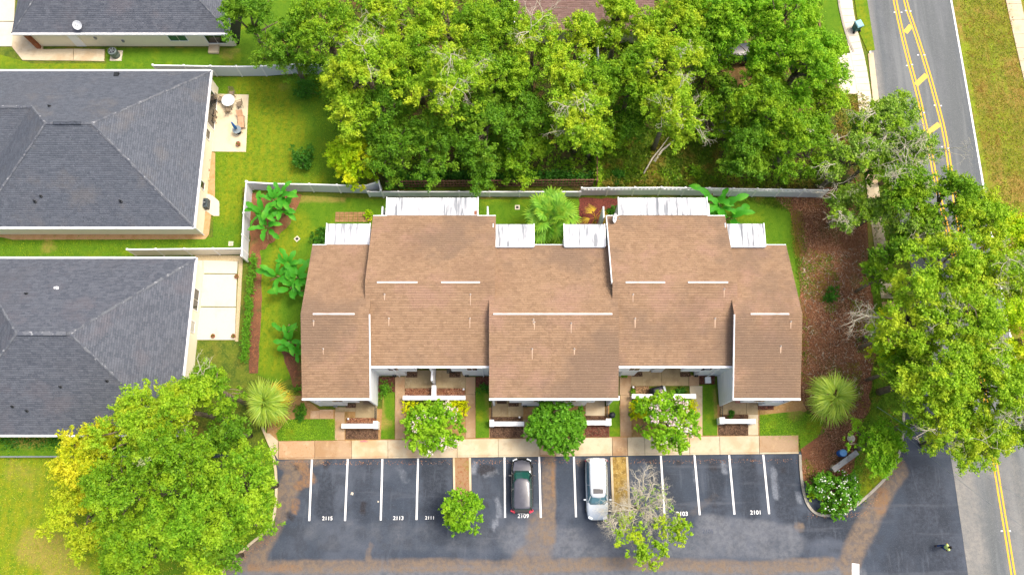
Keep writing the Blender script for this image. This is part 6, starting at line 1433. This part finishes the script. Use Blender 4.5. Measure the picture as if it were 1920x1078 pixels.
# patio furniture
gl = mat('frosted_table_top', '#f3f4f2', [('v', 5, '#d4dad8', .15, .35, .5)], rough=.25, k=.8); wick = mat('wicker', '#a08e74', [('n', 9, '#6f5f4c', .45, .6, .8)], rough=.85); frame_m = mat('taupe_metal', '#8a7c68', rough=.5)
q = P(433, 196); tb_ = simple('patio_table', 'round white-topped patio table ringed by chairs', 'table', (q.x, q.y, .1)); MB().lathe([(.6, .72), (.63, .735), (.6, .75)], n=28).build('table_top', gl, tb_)
for k in range(4):
    a_ = k*1.5708+.6; MB().tube([(math.cos(a_)*.5, math.sin(a_)*.5, .0), (math.cos(a_)*.35, math.sin(a_)*.35, .71)], .02, 6).build('leg', frame_m, tb_)
def chair(px, py, rz_, label, grp):
    q = P(px, py); o = simple('patio_chair', label, 'chair', (q.x, q.y, .1), grp, rz_)
    MB().box(-.24, .24, -.22, .24, .4, .44).build('seat', wick, o); bk = MB()
    for k in range(5): bk.add([(-.22+.1*k, -.25, .46), (-.17+.1*k, -.25, .46), (-.17+.1*k, -.4, .95), (-.22+.1*k, -.4, .95), (-.22+.1*k, -.28, .46), (-.17+.1*k, -.28, .46), (-.17+.1*k, -.43, .95), (-.22+.1*k, -.43, .95)], [(0, 1, 2, 3), (7, 6, 5, 4), (0, 3, 7, 4), (1, 5, 6, 2), (2, 6, 7, 3), (0, 4, 5, 1)])
    bk.build('backrest', wick, o)
    for s in (-1, 1):
        MB().tube([(s*.27, .24, 0), (s*.27, .22, .62), (s*.27, -.3, .66)], .022, 6).build('armrest', frame_m, o); MB().tube([(s*.25, -.22, .0), (s*.25, -.26, .44)], .02, 5).build('leg', frame_m, o); MB().tube([(s*.25, .2, .0), (s*.25, .2, .4)], .02, 5).build('leg', frame_m, o)
gc = 'chairs on the furnished patio'
chair(438, 180, math.pi, 'light patio chair at the top of the round table', gc); chair(417, 190, math.pi/2-.3+math.pi, 'patio chair at the left of the round table', gc); chair(431, 211, .1, 'patio chair at the bottom of the round table', gc); chair(452, 200, 1.9, 'patio chair at the right of the round table', gc)
chair(404, 217, -1.5, 'brown patio chair against the house wall, upper of the two side by side', gc); chair(403, 228, -1.5, 'brown patio chair against the house wall, lower of the two side by side', gc)
# glass side table with closed blue umbrella, and a lounge chair
q = P(449, 250); o = simple('patio_umbrella', 'closed blue patio umbrella standing in a small round glass table', 'umbrella', (q.x, q.y, .1)); ub = mat('blue_canvas', '#3d7fd0', [('n', 6, '#1e4f9c', .45, .65, .7)], rough=.8)
MB().tube([(0, 0, 0), (0, 0, 2.25)], .02, 6).build('pole', grey_metal, o); MB().lathe([(.03, .85), (.15, 1.0), (.13, 1.5), (.07, 2.1), (.01, 2.3)], n=10).build('canopy', ub, o, smooth=True); MB().lathe([(.22, 0), (.22, .05), (.05, .1)], n=14).build('base', dark_hole, o)
o = simple('side_table', 'small round grey glass table around the blue umbrella pole', 'table', (q.x, q.y, .1)); mb = MB(); n = 20
for k in range(n):
    a0, a1 = 2*math.pi*k/n, 2*math.pi*(k+1)/n
    mb.add([(.06*math.cos(a0), .06*math.sin(a0), .7), (.42*math.cos(a0), .42*math.sin(a0), .7), (.42*math.cos(a1), .42*math.sin(a1), .7), (.06*math.cos(a1), .06*math.sin(a1), .7), (.06*math.cos(a0), .06*math.sin(a0), .68), (.42*math.cos(a0), .42*math.sin(a0), .68), (.42*math.cos(a1), .42*math.sin(a1), .68), (.06*math.cos(a1), .06*math.sin(a1), .68)], [(0, 1, 2, 3), (7, 6, 5, 4), (1, 5, 6, 2), (0, 3, 7, 4)])
mb.build('table_top', mat('smoked_glass', '#8a979c', rough=.2, k=.8), o)
for k in range(3): a_ = k*2.094; MB().tube([(math.cos(a_)*.36, math.sin(a_)*.36, 0), (math.cos(a_)*.3, math.sin(a_)*.3, .68)], .018, 5).build('leg', frame_m, o)
q = P(454, 228); o = simple('lounge_chair', 'tan cushioned lounge chair on the patio beside the blue umbrella', 'lounge chair', (q.x, q.y, .1), rz=.15); cush = mat('tan_cushion', '#dcae88', [('n', 4, '#b98762', .48, .66, .6)], rough=.9)
MB().box(-.28, .28, -.9, .3, .28, .4).build('seat_cushion', cush, o, bevel=.04); MB().add([(-.28, .32, .3), (.28, .32, .3), (.28, .8, .75), (-.28, .8, .75), (-.28, .28, .4), (.28, .28, .4), (.28, .72, .84), (-.28, .72, .84)], [(0, 3, 2, 1), (4, 5, 6, 7), (0, 1, 5, 4), (1, 2, 6, 5), (2, 3, 7, 6), (3, 0, 4, 7)]).build('back_cushion', cush, o)
for s in (-1, 1):
    MB().beam((s*.3, -.9, .25), (s*.3, .4, .25), .05, .05).build('frame', wick, o)
    for yy in (-.85, .35): MB().box(s*.3-.02, s*.3+.02, yy-.02, yy+.02, 0, .22).build('leg', wick, o)
# litter on the parking lot
for px, py, s_, lb_ in ((660, 925, .14, 'crumpled tan paper lying in the stall beside 2115'), (709, 940, .08, 'small white scrap beside the third stall line')):
    q = P(px, py); o = MB().add([(-s_, -s_*.6, 0), (s_*.7, -s_, .01), (s_, s_*.5, .02), (-s_*.4, s_, .0), (0, 0, s_*.7)], [(0, 1, 4), (1, 2, 4), (2, 3, 4), (3, 0, 4), (3, 2, 1, 0)]).build('litter', concrete_new, None, loc=(q.x, q.y, .025)); tag(o, lb_, 'litter')
# red chalk mark on the footpath; utility cables
q = P(682, 827, .14); o = MB().add([(-.32, -.06, 0), (.3, -.08, 0), (.34, .05, 0), (.05, .1, 0), (-.3, .06, 0)], [(0, 1, 2, 3, 4)]).build('pink_paint_mark', mat('pink_paint', '#dc7a80', [('n', 7, '#d0b090', .5, .62, .9)], rough=.8), bpy.data.objects['front_footpath']); o.location = q-bpy.data.objects['front_footpath'].location
for (a, b), lb_ in ((((1770, 868), (1872, 945)), 'thin pale overhead cable above the driveway mouth'), (((1805, 858), (1990, 968)), 'thin pale overhead cable crossing the road near the bottom right')):
    a, b = P(*a, 7.5), P(*b, 7.5); d = b-a; a2 = a-d*.9; b2 = b+d*1.2
    o = MB().tube([a2.lerp(b2, t/12)-a2+Vector((0, 0, -1.0*math.sin(t/12*math.pi))) for t in range(13)], .014, 4).build('overhead_cable', grey_metal, None, loc=a2); tag(o, lb_, 'cable')

# ================================================================== VEHICLES
def loft(rings, closed=True, cap=True):
    n = len(rings[0]); v = [p for r in rings for p in r]; f = []
    for i in range(len(rings)-1):
        for k in range(n if closed else n-1): f.append((i*n+k, i*n+(k+1) % n, (i+1)*n+(k+1) % n, (i+1)*n+k))
    if cap: f.append(tuple(range(n-1, -1, -1))); f.append(tuple((len(rings)-1)*n+k for k in range(n)))
    return v, f
def subsurf(o, lv=2):
    m = o.modifiers.new('smooth', 'SUBSURF'); m.levels = lv; m.render_levels = lv
    for p in o.data.polygons: p.use_smooth = True
def car(px, py, rz, label, paint, roofpaint, L=4.6, Wd=1.86, H=1.66, van=False, name='suv', cat='car', tail=None, sunroof=False, rails=False):
    q = P(px, py); root = simple(name, label, cat, (q.x, q.y, .02), rz=rz); h = L/2; w = Wd/2
    # body: front is +y
    if van: st = [(-h, .80, .42, .85), (-h+.06, .9, .32, 1.02), (-h+.5, .98, .24, 1.06), (-.8, 1, .22, 1.05), (.5, 1, .22, 1.02), (1.2, .99, .24, 1.0), (h-.75, .96, .26, .93), (h-.3, .88, .3, .8), (h-.06, .72, .36, .66), (h, .6, .42, .58)]
    else: st = [(-h, .76, .48, .86), (-h+.07, .88, .34, 1.02), (-h+.5, .98, .26, 1.08), (-.6, 1, .24, 1.04), (.5, 1, .24, 1.02), (1.0, .99, .25, 1.02), (h-.7, .95, .28, .97), (h-.25, .88, .32, .88), (h-.05, .74, .38, .74), (h, .62, .44, .64)]
    rings = []
    for y, f, zl, zt in st:
        a = w*f
        rings.append([(-a*.8, y, zl), (-a*.98, y, zl+.12), (-a, y, zl+(zt-zl)*.55), (-a*.93, y, zt-.05), (-a*.75, y, zt), (0, y, zt+.03), (a*.75, y, zt), (a*.93, y, zt-.05), (a, y, zl+(zt-zl)*.55), (a*.98, y, zl+.12), (a*.8, y, zl), (0, y, zl)])
    v, f = loft(rings); o = MB().add(v, f).build('body', paint, root); subsurf(o)
    # greenhouse: dark glass volume
    yb, yt, yf_, ytf = (-h+.12, -h+.3, 1.3, .62) if van else (-h+.2, -h+.42, 1.22, .45)
    zb = 1.0
    def gring(y0, y1, a, z, c=.0): return [(-a*.86, y0, z), (-a, y0+.14, z), (-a*1.0, (y0+y1)/2, z), (-a*.95, y1-.28, z), (-a*.68, y1, z), (0, y1+.06, z), (a*.68, y1, z), (a*.95, y1-.28, z), (a, (y0+y1)/2, z), (a, y0+.14, z), (a*.86, y0, z), (0, y0-.03, z)]
    v, f = loft([gring(yb, yf_, w*.9, zb-.05), gring(yb+.06, yf_-.2, w*.84, zb+.28), gring(yt, ytf, w*.7, H-.07)]); MB().add(v, f).build('window_glass', glass_car if not van else glass_car2, root, smooth=False)
    # roof panel
    v, f = loft([gring(yt-.03, ytf+.06, w*.73, H-.07), gring(yt-.03, ytf+.07, w*.735, H-.03), gring(yt+.08, ytf-.03, w*.6, H+.015)]); o = MB().add(v, f).build('roof', roofpaint, root, smooth=True); m = o.modifiers.new('b', 'BEVEL'); m.width = .02; m.segments = 2
    for s in (-1, 1):
        MB().tube([(s*w*.66, ytf+.0, H-.06), (s*w*.8, (ytf+yf_)/2, (H+zb)/2+.07), (s*w*.87, yf_-.2, zb+.02)], .04, 6).build('pillar', paint, root)
        MB().tube([(s*w*.69, yt+.1, H-.06), (s*w*.9, yb+.05, zb+.02)], .06, 6).build('pillar', paint, root)
        MB().tube([(s*w*.72, -.3, H-.07), (s*w*.91, -.32, zb+.02)], .035, 6).build('pillar', paint, root)
        mm = MB().obox((s*(w+.1), yf_-.42, zb+.08), (1, 0, 0), (0, 1, 0), (0, 0, 1), .11, .06, .07).build('mirror', paint, root, bevel=.03)
        for yy in (-h+.85, h-.92):
            wh = MB().lathe([(.22, -.11), (.33, -.1), (.34, -.06), (.34, .06), (.33, .1), (.22, .11)], n=20); wh.v = [(s*(w-.1)+p[2], yy+p[0], .34+p[1]) for p in wh.v]; tyre = wh.build('tyre', black_plastic, root, smooth=False)
            rm = MB().lathe([(.21, -.1), (.2, .1), (.05, .115)], n=14); rm.v = [(s*(w-.1)+s*p[2], yy+p[0], .34+p[1]) for p in rm.v]; rm.build('rim', grey_metal, tyre)
        MB().obox((s*w*.62, h-.2, .74), (1, -s*.45, 0), (s*.45, 1, 0), (0, 0, 1), .2, .1, .07).build('headlight', mat('headlight_glass', '#e8f0f4', rough=.1, k=.8) if 'headlight_glass' not in MATS else MATS['headlight_glass'], root, bevel=.03)
        MB().obox((s*w*(.78 if van else .82), -h+.17, .75 if van else .93), (1, s*.6, 0), (-s*.6, 1, 0), (0, 0, 1), .2, .09, .12).build('tail_light', red_lens, root, bevel=.03)
        if rails: MB().tube([(s*w*.66, yt+.2, H+.06), (s*w*.66, (yt+ytf)/2, H+.08), (s*w*.63, ytf-.15, H+.04)], .022, 6).build('roof_rail', grey_metal, root)
        MB().tube([(s*w*1.0, -h+.6, .62), (s*w*1.005, 0, .6), (s*w*.99, h-.9, .6)], .02, 4).build('side_trim', black_plastic, root)
    for s in (-.25, .3): MB().beam((s, yf_-.02, zb+.05), (s-.42, yf_-.16, zb+.14), .02, .02).build('wiper', black_plastic, root)
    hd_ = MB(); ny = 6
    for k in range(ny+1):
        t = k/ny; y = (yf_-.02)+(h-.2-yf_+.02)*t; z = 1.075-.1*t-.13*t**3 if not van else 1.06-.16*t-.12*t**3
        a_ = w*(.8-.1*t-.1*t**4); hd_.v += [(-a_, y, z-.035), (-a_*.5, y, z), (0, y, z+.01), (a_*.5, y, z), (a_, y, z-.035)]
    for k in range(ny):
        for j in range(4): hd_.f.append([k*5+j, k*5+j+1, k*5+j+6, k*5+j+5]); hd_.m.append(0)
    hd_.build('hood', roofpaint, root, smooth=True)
    MB().box(-.45, .45, h-.05, h+.012, .46, .6).build('grille', black_plastic, root); MB().box(-.26, .26, -h-.012, -h+.03, .55, .68).build('number_plate', paint_white, root)
    MB().beam((-w*.62, -h+.2, H-.04), (w*.62, -h+.2, H-.04), .2, .05).build('rear_spoiler', roofpaint if van else black_plastic, root)
    if sunroof: MB().box(-.42, .42, ytf-.62, ytf-.22, H+.0, H+.022).build('sunroof', glass_dark, root, bevel=.008)
    if van: MB().tube([(0, yt+.45, H), (0, yt+.38, H+.09)], .02, 5).build('antenna', black_plastic, root)
    return root
glass_car = mat('teal_car_glass', '#20514a', rough=.06, spec=.9, k=.8, coat=.5); glass_car2 = mat('blue_car_glass', '#54808e', rough=.06, spec=.9, k=.8, coat=.5)
red_lens = mat('red_lens', '#d03046', rough=.2, k=.9)
black_car = mat('black_car_paint', '#0d0f12', rough=.25, spec=.7, k=.8, coat=.8); silver = mat('silver_car_paint', '#c9d2d8', [('n', 1, '#dfe6ea', .4, .7, .5)], rough=.25, spec=.6, metal=.25, coat=.7, k=.8)
grey_sheen = mat('dusty_sky_sheen_paint', '#474852', [('n', 2, '#595a64', .45, .7, .6)], rough=.35, spec=.5, coat=.3, k=.8)  # dusty grey with the sky's reflection painted in, for the SUV's roof and hood
car(978.5, 910, 0, 'black SUV with painted grey sky sheen on its roof and red tail lights parked above number 2109', black_car, grey_sheen, L=4.55, rails=False)
car(1117.5, 916.5, math.pi, 'silver minivan with sunroof parked nose-out beside the half-dead tree', silver, silver, L=5.1, Wd=1.95, H=1.75, van=True, name='minivan', sunroof=True, rails=True)
car(1368, 112, math.pi/2+.1, 'black car glimpsed under the trees in the sandy clearing', black_car, black_car, L=4.5, name='parked_car')

# ================================================================== PERSON
def skin_mesh(name, joints, edges, radii, m, parent, lv=2):
    bm = bmesh.new(); sl = bm.verts.layers.skin.verify(); vs_ = [bm.verts.new(j) for j in joints]
    for a, b in edges: bm.edges.new((vs_[a], vs_[b]))
    for v, r in zip(vs_, radii): v[sl].radius = (r, r) if not hasattr(r, '__len__') else r
    vs_[0][sl].use_root = True
    me = bpy.data.meshes.new(name); bm.to_mesh(me); bm.free(); o = bpy.data.objects.new('tmp_skin', me); COL.objects.link(o)
    s = o.modifiers.new('skin', 'SKIN'); s.use_smooth_shade = True; u = o.modifiers.new('sub', 'SUBSURF'); u.levels = lv; u.render_levels = lv
    me2 = bpy.data.meshes.new_from_object(o.evaluated_get(bpy.context.evaluated_depsgraph_get())); bpy.data.objects.remove(o); me2.name = name
    return link_mesh(name, me2, m, parent)
q = P(1760, 1024); pr = simple('person', 'person in a pale lime shirt and blue jeans walking across the asphalt', 'person', (q.x, q.y, .02), rz=-1.35)
skin_m = mat('skin', '#8a5a44', rough=.6); lime = mat('lime_shirt', '#dcf08a', [('n', 7, '#bcd460', .5, .7, .5)], rough=.85, k=.85); jeans = mat('blue_jeans', '#2c4a80', [('n', 9, '#1c3260', .45, .65, .6)], rough=.9); hair = mat('black_hair', '#15120f', rough=.7)
J = [(0, 0, .95), (0, .02, 1.15), (0, .04, 1.38), (0, .05, 1.5), (0, .07, 1.62), (0, .08, 1.74), (.2, .03, 1.42), (.27, -.06, 1.15), (.26, .06, .92), (-.2, .03, 1.42), (-.27, .1, 1.16), (-.25, .28, .98), (.1, 0, .9), (.11, .18, .5), (.11, .2, .1), (.11, .33, .04), (-.1, 0, .9), (-.11, .02, .48), (-.11, -.28, .14), (-.11, -.18, .04)]
E = [(0, 1), (1, 2), (2, 3), (3, 4), (4, 5), (2, 6), (6, 7), (7, 8), (2, 9), (9, 10), (10, 11), (0, 12), (12, 13), (13, 14), (14, 15), (0, 16), (16, 17), (17, 18), (18, 19)]
Rr = [.13, .12, .15, .055, .085, .08, .06, .045, .035, .06, .045, .035, .09, .06, .045, .035, .09, .06, .045, .035]
body = skin_mesh('body', J, E, Rr, skin_m, pr)
skin_mesh('shirt', [J[0], J[1], J[2], J[6], (.25, -.02, 1.26), J[9], (-.25, .07, 1.27)], [(0, 1), (1, 2), (2, 3), (3, 4), (2, 5), (5, 6)], [.165, .16, .185, .1, .085, .1, .085], lime, pr)
skin_mesh('jeans', [(0, 0, .96), J[12], J[13], (.11, .2, .14), J[16], J[17], (-.11, -.26, .18)], [(0, 1), (1, 2), (2, 3), (0, 4), (4, 5), (5, 6)], [.15, .115, .085, .07, .115, .085, .07], jeans, pr)
MB().lathe([(.03, 1.86), (.08, 1.845), (.11, 1.78), (.112, 1.7), (.09, 1.66)], (0, .07, 0), 14).build('hair', hair, pr, smooth=True)
for s in (-1, 1):
    for k in range(5):
        hx_ = J[8] if s > 0 else J[11]; an = (-.03+.016*k)
        MB().tube([Vector(hx_)+Vector((0, an, 0)), Vector(hx_)+Vector((0, an*1.4, -.05)), Vector(hx_)+Vector((-.015*s, an*1.4+.01, -.085+(.02 if k in (0, 4) else 0)))], [.011, .009, .007], 5).build('finger', skin_m, pr)
    ft_ = J[15] if s > 0 else J[19]; MB().obox((ft_[0], ft_[1]-.03, .045), (1, 0, 0), (0, 1, 0), (0, 0, 1), .05, .14, .045).build('shoe', black_plastic, pr, bevel=.03)
MB().lathe([(.012, 0), (.01, .02)], (0, .175, 1.68), 6).build('nose', skin_m, pr)
